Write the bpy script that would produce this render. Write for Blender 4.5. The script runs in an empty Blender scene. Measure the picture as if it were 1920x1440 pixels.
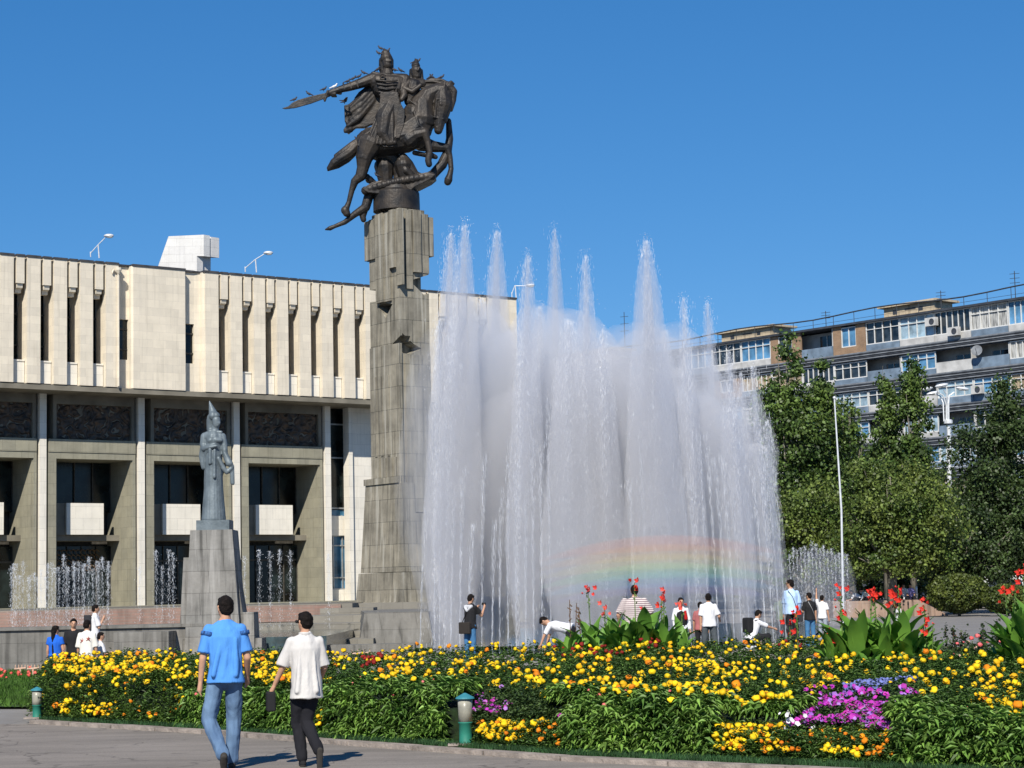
import bpy, bmesh, math, random
import numpy as np
from mathutils import Vector, Matrix, noise
random.seed(7); RNG = np.random.default_rng(11)
R_ = math.radians
scene = bpy.context.scene
# ---------------------------------------------------------------- camera, light, exposure
F, W0, H0 = 3750.0, 1920, 1440
PITCH, ROLL, CZ = math.atan(390.0/F), R_(1.25), 1.7
Fv = Vector((0, math.cos(PITCH), math.sin(PITCH)))
_U = Vector((0, -math.sin(PITCH), math.cos(PITCH))); _X = Vector((1, 0, 0))
Uv = _U*math.cos(ROLL) + _X*math.sin(ROLL)
Rv = _X*math.cos(ROLL) - _U*math.sin(ROLL)
CAM = Vector((0, 0, CZ))
cd = bpy.data.cameras.new('camera'); cam = bpy.data.objects.new('camera', cd); scene.collection.objects.link(cam)
cd.sensor_width = 36; cd.lens = 36*F/W0; cd.clip_end = 3000; cd.clip_start = 0.1
M = Matrix((Rv, Uv, -Fv)).transposed().to_4x4(); M.translation = CAM; cam.matrix_world = M
scene.camera = cam
SUN_AZ, SUN_EL = 191.0, 41.0      # clockwise from the view direction
sd = Vector((math.sin(R_(SUN_AZ))*math.cos(R_(SUN_EL)), math.cos(R_(SUN_AZ))*math.cos(R_(SUN_EL)), math.sin(R_(SUN_EL))))
sl = bpy.data.lights.new('sun', 'SUN'); sl.energy = 4.4; sl.angle = R_(0.5); sl.color = (1, .94, .84)
so = bpy.data.objects.new('sun', sl); scene.collection.objects.link(so); so.rotation_euler = (-sd).to_track_quat('-Z', 'Y').to_euler()
w = bpy.data.worlds.new("World"); scene.world = w; w.use_nodes = True
nt = w.node_tree; bg = nt.nodes['Background']
sky = nt.nodes.new('ShaderNodeTexSky'); sky.sky_type = 'NISHITA'; sky.sun_disc = False
sky.sun_elevation = R_(SUN_EL); sky.sun_rotation = R_(SUN_AZ); sky.altitude = 1800; sky.air_density = 1.0; sky.dust_density = 0.1; sky.ozone_density = 5.0
sep = nt.nodes.new('ShaderNodeSeparateColor'); com = nt.nodes.new('ShaderNodeCombineColor'); nt.links.new(sky.outputs[0], sep.inputs[0])
for i_, (gm, ml) in enumerate(((1.25, .311), (.80, .918), (.65, 1.72))):
    a_ = nt.nodes.new('ShaderNodeMath'); a_.operation = 'POWER'; a_.inputs[1].default_value = gm; b_ = nt.nodes.new('ShaderNodeMath'); b_.operation = 'MULTIPLY'; b_.inputs[1].default_value = ml
    nt.links.new(sep.outputs[i_], a_.inputs[0]); nt.links.new(a_.outputs[0], b_.inputs[0]); nt.links.new(b_.outputs[0], com.inputs[i_])
nt.links.new(com.outputs[0], bg.inputs[0])
bg.inputs[1].default_value = 0.085
scene.view_settings.view_transform = 'Standard'; scene.view_settings.look = 'None'; scene.view_settings.exposure = .45; scene.view_settings.gamma = 1
scene.render.resolution_x, scene.render.resolution_y = 1024, 768
cy = scene.cycles; cy.max_bounces = 8; cy.transparent_max_bounces = 24; cy.volume_bounces = 2; cy.diffuse_bounces = 3; cy.glossy_bounces = 2; cy.transmission_bounces = 4
cy.use_denoising = True; cy.caustics_reflective = False; cy.caustics_refractive = False; cy.sample_clamp_indirect = 6
# ---------------------------------------------------------------- picking points in the place
def ray(px, py):
    return (Fv + Rv*((px-960)/F) + Uv*((720-py)/F))
def at(px, py, Y):
    d = ray(px, py); return CAM + d*(Y/d.y)
def gnd(px, py, z=0.0):
    d = ray(px, py); return CAM + d*((z-CZ)/d.z)
def proj(p):
    v = Vector(p)-CAM; k = v.dot(Fv); return 960+F*v.dot(Rv)/k, 720-F*v.dot(Uv)/k
def hor(px): return 1110-(px-960)*math.tan(ROLL)
# ---------------------------------------------------------------- linking helpers
C = scene.collection
def tag(o, label=None, cat=None, group=None, kind=None):
    if label: o['label'] = label
    if cat: o['category'] = cat
    if group: o['group'] = group
    if kind: o['kind'] = kind
    return o
def empty(name, loc=(0, 0, 0), rz=0, label=None, cat=None, group=None):
    o = bpy.data.objects.new(name, None); C.objects.link(o); o.location = loc; o.rotation_euler = (0, 0, rz); o.empty_display_size = .2
    return tag(o, label, cat, group)
def link(name, me, mats, parent=None, smooth=False, **k):
    o = bpy.data.objects.new(name, me); C.objects.link(o)
    if mats is not None and len(me.materials) == 0:
        for m in (mats if isinstance(mats, (list, tuple)) else [mats]): me.materials.append(m)
    if parent: o.parent = parent
    if smooth: me.polygons.foreach_set('use_smooth', [True]*len(me.polygons))
    return tag(o, **k)
def copy_tree(o, parent=None, **k):
    c = o.copy(); C.objects.link(c)
    if parent: c.parent = parent
    for ch in list(o.children): copy_tree(ch, c)
    return tag(c, **k)
class MB:
    def __init__(s): s.v = []; s.f = []; s.m = []
    def add(s, vs, fs, mi=0):
        b = len(s.v); s.v += [tuple(p) for p in vs]; s.f += [tuple(b+i for i in q) for q in fs]; s.m += [mi]*len(fs); return s
    def box(s, a, b, mi=0, T=None):
        x0, x1 = sorted((a[0], b[0])); y0, y1 = sorted((a[1], b[1])); z0, z1 = sorted((a[2], b[2]))
        vs = [Vector(p) for p in ((x0, y0, z0), (x1, y0, z0), (x1, y1, z0), (x0, y1, z0), (x0, y0, z1), (x1, y0, z1), (x1, y1, z1), (x0, y1, z1))]
        if T: vs = [T @ p for p in vs]
        return s.add(vs, [(3, 2, 1, 0), (4, 5, 6, 7), (0, 1, 5, 4), (1, 2, 6, 5), (2, 3, 7, 6), (3, 0, 4, 7)], mi)
    def prism(s, poly, fn, t0, t1, mi=0):     # poly of 2-D points, fn(a,b,t)->xyz
        n = len(poly); area = sum(poly[i][0]*poly[(i+1) % n][1]-poly[(i+1) % n][0]*poly[i][1] for i in range(n))
        vs = [fn(a, b, t0) for a, b in poly]+[fn(a, b, t1) for a, b in poly]
        fs = [tuple(range(n-1, -1, -1)), tuple(range(n, 2*n))]+[(i, (i+1) % n, n+(i+1) % n, n+i) for i in range(n)]
        e1 = Vector(vs[1])-Vector(vs[0])
        # orientation check through signed volume
        vol = 0
        for q in fs:
            p0 = Vector(vs[q[0]])
            for k in range(1, len(q)-1): vol += p0.dot(Vector(vs[q[k]]).cross(Vector(vs[q[k+1]])))
        if vol < 0: fs = [tuple(reversed(q)) for q in fs]
        return s.add(vs, fs, mi)
    def rings(s, rings, mi=0, cap=True):      # rings: list of lists of points
        n = len(rings[0]); b = len(s.v); s.v += [tuple(p) for r in rings for p in r]
        fs = []
        for k in range(len(rings)-1):
            for i in range(n): fs.append((b+k*n+i, b+k*n+(i+1) % n, b+(k+1)*n+(i+1) % n, b+(k+1)*n+i))
        if cap: fs.append(tuple(b+i for i in range(n-1, -1, -1))); fs.append(tuple(b+(len(rings)-1)*n+i for i in range(n)))
        s.f += fs; s.m += [mi]*len(fs); return s
    def tube(s, pts, rad, n=8, mi=0, ry=1.0, up=None):
        pts = [Vector(p) for p in pts]
        if not isinstance(rad, (list, tuple)): rad = [rad]*len(pts)
        rs = []; prev = None
        for i, p in enumerate(pts):
            d = (pts[min(i+1, len(pts)-1)]-pts[max(i-1, 0)])
            if d.length < 1e-9: d = Vector((0, 0, 1))
            d.normalize()
            if prev is None:
                h = Vector(up) if up else (Vector((0, 0, 1)) if abs(d.z) < .9 else Vector((0, 1, 0)))
            else: h = prev
            a = d.cross(h)
            if a.length < 1e-6: a = d.orthogonal()
            a.normalize(); b_ = a.cross(d).normalized(); prev = b_ if prev is None else b_
            rs.append([p+a*math.cos(2*math.pi*k/n)*rad[i]+b_*math.sin(2*math.pi*k/n)*rad[i]*ry for k in range(n)])
        rs = [list(reversed(r)) for r in rs]
        return s.rings(rs, mi)
    def lathe(s, prof, c=(0, 0, 0), n=20, mi=0, T=None):   # prof (r,z) bottom to top
        c = Vector(c); rs = []
        for r, z in prof:
            ring = [c+Vector((math.cos(2*math.pi*k/n)*r, math.sin(2*math.pi*k/n)*r, z)) for k in range(n)]
            if T: ring = [T @ p for p in ring]
            rs.append(ring)
        return s.rings(rs, mi)
    def cap(s, p0, p1, r0, r1=None, n=10, ax=None, sc=1.0, mi=0):   # round-ended limb, optional flattening sc along ax
        p0, p1 = Vector(p0), Vector(p1); r1 = r0 if r1 is None else r1
        d = p1-p0; L = d.length; d = d/L if L > 1e-6 else Vector((0, 0, 1))
        if ax is not None:
            a = Vector(ax); a = (a-d*a.dot(d))
            a = a.normalized() if a.length > 1e-5 else d.orthogonal().normalized()
        else: a = d.orthogonal().normalized()
        b = d.cross(a); rs = []
        def ring(c, r): rs.append([c+a*math.cos(2*math.pi*k/n)*r*sc+b*math.sin(2*math.pi*k/n)*r for k in range(n)])
        for q in (80, 50, 22): ring(p0-d*r0*math.sin(R_(q)), r0*math.cos(R_(q)))
        for i in range(4): ring(p0+d*L*i/3, r0+(r1-r0)*i/3)
        for q in (22, 50, 80): ring(p1+d*r1*math.sin(R_(q)), r1*math.cos(R_(q)))
        return s.rings(rs, mi)
    def ell(s, c, r, T=None, n=12, mi=0):
        c = Vector(c); rs = []
        for q in range(-80, 81, 20):
            ring = [Vector((math.cos(2*math.pi*k/n)*r[0]*math.cos(R_(q)), math.sin(2*math.pi*k/n)*r[1]*math.cos(R_(q)), r[2]*math.sin(R_(q)))) for k in range(n)]
            rs.append([c+(T @ p if T else p) for p in ring])
        return s.rings(rs, mi)
    def mesh(s, name='mesh'):
        me = bpy.data.meshes.new(name); me.from_pydata(s.v, [], s.f)
        if any(s.m): me.polygons.foreach_set('material_index', s.m)
        me.update(); return me
    def build(s, name, mats, parent=None, smooth=False, **k): return link(name, s.mesh(name), mats, parent, smooth, **k)
    def remesh(s, name, mats, parent=None, vox=.02, it=2, disp=None, **k):   # one continuous surface
        o = bpy.data.objects.new('tmp', s.mesh(name)); C.objects.link(o)
        md = o.modifiers.new('r', 'REMESH'); md.mode = 'VOXEL'; md.voxel_size = vox
        if it: sm = o.modifiers.new('s', 'SMOOTH'); sm.iterations = it; sm.factor = .6
        if disp:
            tx = bpy.data.textures.new('folds', 'CLOUDS'); tx.noise_scale = disp[1]; tx.noise_depth = 1
            dm = o.modifiers.new('d', 'DISPLACE'); dm.texture = tx; dm.strength = disp[0]; dm.mid_level = .5
            if len(disp) > 2:
                e = bpy.data.objects.new('tmpe', None); C.objects.link(e); e.scale = disp[2]
                dm.texture_coords = 'OBJECT'; dm.texture_coords_object = e
        dg = bpy.context.evaluated_depsgraph_get(); dg.update()
        me = bpy.data.meshes.new_from_object(o.evaluated_get(dg)); me.name = name; me.materials.clear()
        bpy.data.objects.remove(o)
        if disp and len(disp) > 2: bpy.data.objects.remove(e)
        return link(name, me, mats, parent, True, **k)
def raw_mesh(name, V, Fa):     # numpy verts (n,3) and faces (m,k)
    me = bpy.data.meshes.new(name); n, k = Fa.shape
    me.vertices.add(len(V)); me.vertices.foreach_set('co', np.ascontiguousarray(V, dtype=np.float32).ravel())
    me.loops.add(n*k); me.loops.foreach_set('vertex_index', Fa.astype(np.int32).ravel())
    me.polygons.add(n); me.polygons.foreach_set('loop_start', np.arange(0, n*k, k, dtype=np.int32)); me.polygons.foreach_set('loop_total', np.full(n, k, dtype=np.int32))
    me.update(calc_edges=True); return me
# ---------------------------------------------------------------- materials
def nodes(name):
    m = bpy.data.materials.new(name); m.use_nodes = True; t = m.node_tree; return m, t, t.nodes['Principled BSDF']
def mat(name, col, rough=.8, var=.12, scale=3.0, metal=0, bump=0.0, bscale=20, spec=.3, col2=None, detail=5, stretch=(1, 1, 1), trans=0, rnd=0):
    m, t, p = nodes(name); N, L = t.nodes, t.links
    tc = N.new('ShaderNodeTexCoord'); mp = N.new('ShaderNodeMapping'); mp.inputs['Scale'].default_value = stretch; L.new(tc.outputs['Object'], mp.inputs[0])
    no = N.new('ShaderNodeTexNoise'); no.inputs['Scale'].default_value = scale; no.inputs['Detail'].default_value = detail; L.new(mp.outputs[0], no.inputs['Vector'])
    mx = N.new('ShaderNodeMix'); mx.data_type = 'RGBA'
    c = col; c2 = col2 or tuple(x*(1-var*2) for x in col[:3]); c1 = c if col2 else tuple(min(1, x*(1+var)) for x in col[:3])
    mx.inputs[6].default_value = (*c1[:3], 1); mx.inputs[7].default_value = (*c2[:3], 1)
    rp = N.new('ShaderNodeMapRange'); rp.inputs[1].default_value = .35; rp.inputs[2].default_value = .65; L.new(no.outputs[0], rp.inputs[0]); L.new(rp.outputs[0], mx.inputs[0])
    last = mx.outputs[2]
    if rnd:
        g = N.new('ShaderNodeNewGeometry'); hv = N.new('ShaderNodeHueSaturation'); r2 = N.new('ShaderNodeMapRange'); r2.inputs[3].default_value = 1-rnd; r2.inputs[4].default_value = 1+rnd
        L.new(g.outputs['Random Per Island'], r2.inputs[0]); L.new(r2.outputs[0], hv.inputs['Value']); L.new(last, hv.inputs['Color']); last = hv.outputs[0]
    L.new(last, p.inputs['Base Color']); p.inputs['Roughness'].default_value = rough; p.inputs['Metallic'].default_value = metal; p.inputs['Specular IOR Level'].default_value = spec
    if bump:
        n2 = N.new('ShaderNodeTexNoise'); n2.inputs['Scale'].default_value = bscale; n2.inputs['Detail'].default_value = 4; L.new(mp.outputs[0], n2.inputs['Vector'])
        b = N.new('ShaderNodeBump'); b.inputs['Strength'].default_value = bump; b.inputs['Distance'].default_value = .03; L.new(n2.outputs[0], b.inputs['Height']); L.new(b.outputs[0], p.inputs['Normal'])
    if trans:
        ou = [n for n in N if n.type == 'OUTPUT_MATERIAL'][0]; tr = N.new('ShaderNodeBsdfTranslucent'); ms = N.new('ShaderNodeMixShader'); ms.inputs[0].default_value = trans
        L.new(last, tr.inputs[0]); L.new(p.outputs[0], ms.inputs[1]); L.new(tr.outputs[0], ms.inputs[2]); L.new(ms.outputs[0], ou.inputs[0])
    return m
def stone(name, c1, c2, mortar, bw=.8, bh=.4, streak=0.0, streak_col=(.5, .48, .42), rough=.8, blotch=.3, msize=.006, off=.5, drk=.55, bump=.4, flat=False, cvar=None):
    m, t, p = nodes(name); N, L = t.nodes, t.links
    tc = N.new('ShaderNodeTexCoord'); sp = N.new('ShaderNodeSeparateXYZ'); L.new(tc.outputs['Object'], sp.inputs[0])
    cb = N.new('ShaderNodeCombineXYZ')
    if flat: L.new(sp.outputs[0], cb.inputs[0]); L.new(sp.outputs[1], cb.inputs[1])
    else:
        ad = N.new('ShaderNodeMath'); ad.operation = 'ADD'; L.new(sp.outputs[0], ad.inputs[0]); L.new(sp.outputs[1], ad.inputs[1]); L.new(ad.outputs[0], cb.inputs[0]); L.new(sp.outputs[2], cb.inputs[1])
    br = N.new('ShaderNodeTexBrick'); L.new(cb.outputs[0], br.inputs[0]); br.offset = off
    br.inputs['Color1'].default_value = (*c1, 1); br.inputs['Color2'].default_value = (*c2, 1); br.inputs['Mortar'].default_value = (*mortar, 1)
    br.inputs['Scale'].default_value = 1; br.inputs['Mortar Size'].default_value = msize; br.inputs['Brick Width'].default_value = bw; br.inputs['Row Height'].default_value = bh; br.inputs['Mortar Smooth'].default_value = .2
    no = N.new('ShaderNodeTexNoise'); no.inputs['Scale'].default_value = 1.3; no.inputs['Detail'].default_value = 7; no.inputs['Roughness'].default_value = .65; L.new(tc.outputs['Object'], no.inputs['Vector'])
    rp = N.new('ShaderNodeMapRange'); rp.inputs[1].default_value = .35; rp.inputs[2].default_value = .7; rp.inputs[3].default_value = 1; rp.inputs[4].default_value = 1-blotch; L.new(no.outputs[0], rp.inputs[0])
    mu = N.new('ShaderNodeMix'); mu.data_type = 'RGBA'; mu.blend_type = 'MULTIPLY'; mu.inputs[0].default_value = 1; L.new(br.outputs[0], mu.inputs[6]); L.new(rp.outputs[0], mu.inputs[7])
    last = mu.outputs[2]
    if streak:
        mp = N.new('ShaderNodeMapping'); mp.inputs['Scale'].default_value = (3.2, 3.2, .16); L.new(tc.outputs['Object'], mp.inputs[0])
        n2 = N.new('ShaderNodeTexNoise'); n2.inputs['Scale'].default_value = 1.6; n2.inputs['Detail'].default_value = 6; L.new(mp.outputs[0], n2.inputs['Vector'])
        r1 = N.new('ShaderNodeMapRange'); r1.inputs[1].default_value = .55; r1.inputs[2].default_value = .68; r1.inputs[4].default_value = streak; L.new(n2.outputs[0], r1.inputs[0])
        m1 = N.new('ShaderNodeMix'); m1.data_type = 'RGBA'; L.new(r1.outputs[0], m1.inputs[0]); L.new(last, m1.inputs[6]); m1.inputs[7].default_value = (*streak_col, 1)
        r3 = N.new('ShaderNodeMapRange'); r3.inputs[1].default_value = .32; r3.inputs[2].default_value = .46; r3.inputs[3].default_value = drk; r3.inputs[4].default_value = 1; L.new(n2.outputs[0], r3.inputs[0])
        m3 = N.new('ShaderNodeMix'); m3.data_type = 'RGBA'; m3.blend_type = 'MULTIPLY'; m3.inputs[0].default_value = 1; L.new(m1.outputs[2], m3.inputs[6]); L.new(r3.outputs[0], m3.inputs[7]); last = m3.outputs[2]
    L.new(last, p.inputs['Base Color']); p.inputs['Roughness'].default_value = rough; p.inputs['Specular IOR Level'].default_value = .25
    b = N.new('ShaderNodeBump'); b.inputs['Strength'].default_value = bump; b.inputs['Distance'].default_value = .02
    n3 = N.new('ShaderNodeTexNoise'); n3.inputs['Scale'].default_value = 14; n3.inputs['Detail'].default_value = 4; L.new(tc.outputs['Object'], n3.inputs['Vector'])
    a2 = N.new('ShaderNodeMath'); a2.operation = 'SUBTRACT'; L.new(n3.outputs[0], a2.inputs[0]); L.new(br.outputs['Fac'], a2.inputs[1]); L.new(a2.outputs[0], b.inputs['Height']); L.new(b.outputs[0], p.inputs['Normal'])
    return m
def glass(name, col=(.02, .03, .04), rough=.08, var=.5):
    return mat(name, col, rough, var, 1.2, spec=.4, bump=.05, bscale=1.5)
# ---------------------------------------------------------------- ground and plaza
def dip(x, y):      # the plaza lies half a metre lower beside the left basin
    a = max(0, min(1, (-5.6-x)/2.2)); b = max(0, min(1, (y-37)/3.5)); c = max(0, min(1, (70-y)/8))
    return -.42*a*b*c
def asphalt():
    m, t, p = nodes('asphalt'); N, L = t.nodes, t.links; tc = N.new('ShaderNodeTexCoord')
    def noi(sc, det, st=(1, 1, 1), ro=.6):
        mp = N.new('ShaderNodeMapping'); mp.inputs['Scale'].default_value = st; L.new(tc.outputs['Object'], mp.inputs[0]); n = N.new('ShaderNodeTexNoise'); n.inputs['Scale'].default_value = sc; n.inputs['Detail'].default_value = det; n.inputs['Roughness'].default_value = ro; L.new(mp.outputs[0], n.inputs['Vector']); return n.outputs[0]
    def rng(x, a, b, c, d): r = N.new('ShaderNodeMapRange'); r.inputs[1].default_value = a; r.inputs[2].default_value = b; r.inputs[3].default_value = c; r.inputs[4].default_value = d; L.new(x, r.inputs[0]); return r.outputs[0]
    def mul(a, b): q = N.new('ShaderNodeMath'); q.operation = 'MULTIPLY'; L.new(a, q.inputs[0]); L.new(b, q.inputs[1]); return q.outputs[0]
    blot = rng(noi(.35, 6), .35, .65, .84, 1.10); streak = rng(noi(1.0, 5, (.25, 2.2, 1)), .40, .62, .86, 1.05); grit = rng(noi(55, 3), .3, .7, .80, 1.18); spot = rng(noi(3.0, 2), .66, .72, 1, .74)
    vo = N.new('ShaderNodeTexVoronoi'); vo.feature = 'DISTANCE_TO_EDGE'; vo.inputs['Scale'].default_value = .55
    wn = N.new('ShaderNodeTexNoise'); wn.inputs['Scale'].default_value = 2.5; L.new(tc.outputs['Object'], wn.inputs['Vector']); ad = N.new('ShaderNodeVectorMath'); ad.operation = 'MULTIPLY_ADD'; ad.inputs[1].default_value = (.5, .5, .5); L.new(wn.outputs['Color'], ad.inputs[0]); L.new(tc.outputs['Object'], ad.inputs[2]); L.new(ad.outputs[0], vo.inputs['Vector'])
    crack = rng(vo.outputs['Distance'], .0, .012, .55, 1)
    f = mul(mul(mul(blot, streak), mul(grit, spot)), crack); mx = N.new('ShaderNodeMix'); mx.data_type = 'RGBA'; mx.blend_type = 'MULTIPLY'; mx.inputs[0].default_value = 1; mx.inputs[6].default_value = (.235, .208, .18, 1); L.new(f, mx.inputs[7]); L.new(mx.outputs[2], p.inputs['Base Color']); p.inputs['Roughness'].default_value = .9; p.inputs['Specular IOR Level'].default_value = .2
    b = N.new('ShaderNodeBump'); b.inputs['Strength'].default_value = .4; b.inputs['Distance'].default_value = .01; L.new(f, b.inputs['Height']); L.new(b.outputs[0], p.inputs['Normal']); return m
M_asph = asphalt()
M_plaza = stone('plaza_paving', (.255, .24, .22), (.23, .215, .20), (.14, .135, .13), 1.2, 1.2, rough=.75, blotch=.25, flat=True, off=0, bump=.2)
mb = MB(); xs = [-900, -300, -120, -60, -40, -30]+[-24+i for i in range(31)]+[8, 12, 20, 35, 60, 120, 300, 900]; ys = [-60, 0, 20, 30, 35]+[36+i for i in range(36)]+[74, 80, 90, 110, 140, 200, 400, 1500]
idx = {}
for j, y in enumerate(ys):
    for i, x in enumerate(xs): idx[i, j] = len(mb.v); mb.v.append((x, y, dip(x, y)))
for j in range(len(ys)-1):
    for i in range(len(xs)-1): mb.f.append((idx[i, j], idx[i+1, j], idx[i+1, j+1], idx[i, j+1])); mb.m.append(0)
mb.build('ground', M_plaza, kind='structure')
# kerb line of the flower bed (left to right), continued past the frame
KP = [gnd(62, 1357), gnd(387, 1376), gnd(660, 1398), gnd(1060, 1427), gnd(1480, 1447)]
KP = [Vector((p.x, p.y, 0)) for p in KP]
KP.append(KP[-1]+(KP[-1]-KP[-2]).normalized()*3.5); KP.append(KP[-1]+Vector((3.4, -.9, 0)))
def polyline_at(P, t):
    for i in range(len(P)-1):
        L = (P[i+1]-P[i]).length
        if t <= L or i == len(P)-2: return P[i]+(P[i+1]-P[i])*(t/L), (P[i+1]-P[i]).normalized()
        t -= L
KL = sum((KP[i+1]-KP[i]).length for i in range(len(KP)-1))
def off(P, d):
    out = []
    for i, p in enumerate(P):
        t = (P[min(i+1, len(P)-1)]-P[max(i-1, 0)]).normalized(); out.append(p+Vector((-t.y, t.x, 0))*d)
    return out
pv = MB(); b0 = off(KP, -.06)
p2 = [Vector((-60, 24.5, 0)), Vector((-10, 28.9, 0))]+b0+[Vector((40, 12, 0)), Vector((40, -40, 0)), Vector((-60, -40, 0))]
pv.add([(p.x, p.y, .004) for p in p2], [tuple(range(len(p2)-1, -1, -1))]); pv.build('pavement', M_asph, kind='structure')
M_kerb = mat('kerb_stone', (.30, .255, .22), .85, .18, 5, bump=.5, bscale=25)
kb = MB(); A, B = off(KP, -.07), off(KP, .09)
for i in range(len(KP)-1):
    n = max(1, int((KP[i+1]-KP[i]).length/1.0))
    for k in range(n):
        f0, f1 = k/n+.004, (k+1)/n-.004; z = .055+random.uniform(-.004, .004)
        q = [A[i].lerp(A[i+1], f0), A[i].lerp(A[i+1], f1), B[i].lerp(B[i+1], f1), B[i].lerp(B[i+1], f0)]
        kb.add([(p.x, p.y, 0) for p in q]+[(p.x, p.y, z) for p in q], [(3, 2, 1, 0), (4, 5, 6, 7), (0, 1, 5, 4), (1, 2, 6, 5), (2, 3, 7, 6), (3, 0, 4, 7)])
kb.build('kerb', M_kerb, kind='structure')
M_soil = mat('soil', (.06, .045, .03), .95, .3, 6, bump=.8, bscale=30)
BACK = 9.0
so_ = MB(); A = off(KP, .09); B = [p*(31.5+2*(1-i/6))/p.y for i, p in enumerate(A)]
so_.add([(p.x, p.y, .04) for p in A]+[(p.x, p.y, .04) for p in B], [(i, i+1, len(A)+i+1, len(A)+i) for i in range(len(A)-1)])
so_.build('soil', M_soil, kind='structure')
# lawn at the far left
M_lawn = mat('lawn_base', (.05, .09, .02), .95, .3, 4)
lw = MB(); q = [gnd(-260, 1330), gnd(70, 1330), gnd(78, 1262), gnd(-200, 1262)]
lw.add([(p.x, p.y, .02+max(0, .02)) for p in q], [(0, 1, 2, 3)]); lw.build('lawn_ground', M_lawn, kind='structure')
LAWN = q
def blades(name, pts, h, wd, m, **k):     # numpy grass blades
    P = np.array(pts, dtype=float); n = len(P); a = RNG.uniform(0, 6.28, n); hh = h*RNG.uniform(.5, 1.2, n); ln = RNG.normal(0, .35, (n, 2))*hh[:, None]
    dx = np.cos(a)*wd/2; dy = np.sin(a)*wd/2
    V = np.zeros((n, 3, 3)); V[:, 0] = P; V[:, 0, 0] -= dx; V[:, 0, 1] -= dy; V[:, 1] = P; V[:, 1, 0] += dx; V[:, 1, 1] += dy; V[:, 2] = P; V[:, 2, :2] += ln; V[:, 2, 2] += hh
    me = raw_mesh(name, V.reshape(-1, 3), np.arange(3*n).reshape(n, 3)); return link(name, me, m, **k)
M_grass = mat('grass', (.07, .15, .02), .7, .25, 2, trans=.3, rnd=.35)
M_grass2 = mat('edge_grass', (.04, .105, .035), .7, .25, 3, trans=.25, rnd=.35)
pts = []
for i in range(16000):
    u, v = random.random(), random.random(); p = (LAWN[0]*(1-u)+LAWN[1]*u)*(1-v)+(LAWN[3]*(1-u)+LAWN[2]*u)*v; pts.append((p.x, p.y, .03))
blades('lawn_grass', pts, .10, .03, M_grass, label='rough green lawn at the far left edge behind the pavement', cat='grass', kind='stuff')
pts = []
for i in range(30000):
    s = random.uniform(0, KL-3); p, t = polyline_at(KP, s); d = .10+abs(random.gauss(0, .22)); p = p+Vector((-t.y, t.x, 0))*d; pts.append((p.x, p.y, .04))
blades('edging_grass', pts, .07, .012, M_grass2, label='strip of dark short grass between the kerb and the flowers', cat='grass', kind='stuff')
# ---------------------------------------------------------------- concert hall with the stone fins
HO = at(0, 1131, 98.0); HO.z = 0; HE = Vector((.8, .6, 0)); HN = Vector((-.6, .8, 0)); HRZ = math.atan2(.6, .8)
def FU(px, py, yl=0.0, O=None, e=None, n=None):
    O = HO if O is None else O; e = e or HE; n = n or HN
    d = ray(px, py); k = ((O+n*yl)-CAM).dot(n)/d.dot(n); p = CAM+d*k
    return (p-O).dot(e), p.z
hall = empty('concert_hall', HO, HRZ, 'wide concert hall clad in pale stone fins above dark recessed portals, behind the column', 'building')
M_fin = stone('pale_cladding', (.80, .715, .57), (.70, .63, .51), (.56, .50, .41), .75, .42, .10, (.40, .38, .34), .8, .14, .004, .5, .88, bump=.25)
M_white = stone('white_marble', (.82, .77, .67), (.76, .72, .63), (.40, .38, .34), .9, .6, .10, (.45, .43, .40), .7, .12, .004, .5, .9, bump=.25)
M_olive = stone('olive_stone', (.335, .315, .235), (.29, .275, .21), (.19, .18, .14), .7, .55, .10, (.32, .31, .26), .8, .22, .006, .5, .85)
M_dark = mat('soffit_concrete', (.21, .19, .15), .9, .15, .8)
M_cap = mat('roof_flashing', (.06, .06, .065), .7, .2, 2)
M_gls = glass('dark_glazing', (.010, .016, .016), .2)
M_gls2 = glass('blue_glazing', (.05, .16, .27), .12, .3)
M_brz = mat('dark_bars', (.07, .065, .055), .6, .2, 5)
M_alu = mat('grey_metal', (.40, .42, .42), .5, .1, 5, metal=.4)
ZT, ZS, ZB = 19.05, 12.55, 1.43      # top, underside, podium
uR = FU(968, 556)[0]
pb = lambda: MB()
# body behind the fins, broken into bays
def part(mbx, name, m, parent=hall, **k): return mbx.build(name, m, parent, **k)
x = pb(); x.box((-34, 1.6, ZS+.25), (uR, 16, ZT-.75)); part(x, 'upper_wall', M_fin)
x = pb(); x.box((-34, .3, ZT-.14), (uR+.05, 17, ZT-.06)); part(x, 'roof', M_cap)
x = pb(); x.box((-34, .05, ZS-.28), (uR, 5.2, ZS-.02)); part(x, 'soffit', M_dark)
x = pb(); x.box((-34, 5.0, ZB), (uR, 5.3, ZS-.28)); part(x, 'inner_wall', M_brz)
x = pb(); x.box((-34, -.4, 0), (uR+6, 18, ZB)); part(x, 'podium', M_olive)
def finprof(depth_top=.42, depth_bot=1.15):   # (y,z) side profile
    pr = [(0, ZS+.02), (depth_bot, ZS-.0), (depth_bot, ZT-2.55), (depth_bot-.12, ZT-2.45), (depth_top+.12, ZT-2.1), (depth_top, ZT-1.9), (depth_top, ZT-.14), (0, ZT-.14)]
    return pr
finM = finprof()
def fin(u0, u1):
    x = pb(); x.prism(finM, lambda a, b, t: (t, a, b), u0, u1)
    return part(x, 'fin', M_fin)
def capbox(u0, u1, y0):
    capm.box((u0-.02, y0-.05, ZT-.14), (u1+.02, 1.7, ZT-.04))
capm = pb()
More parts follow.
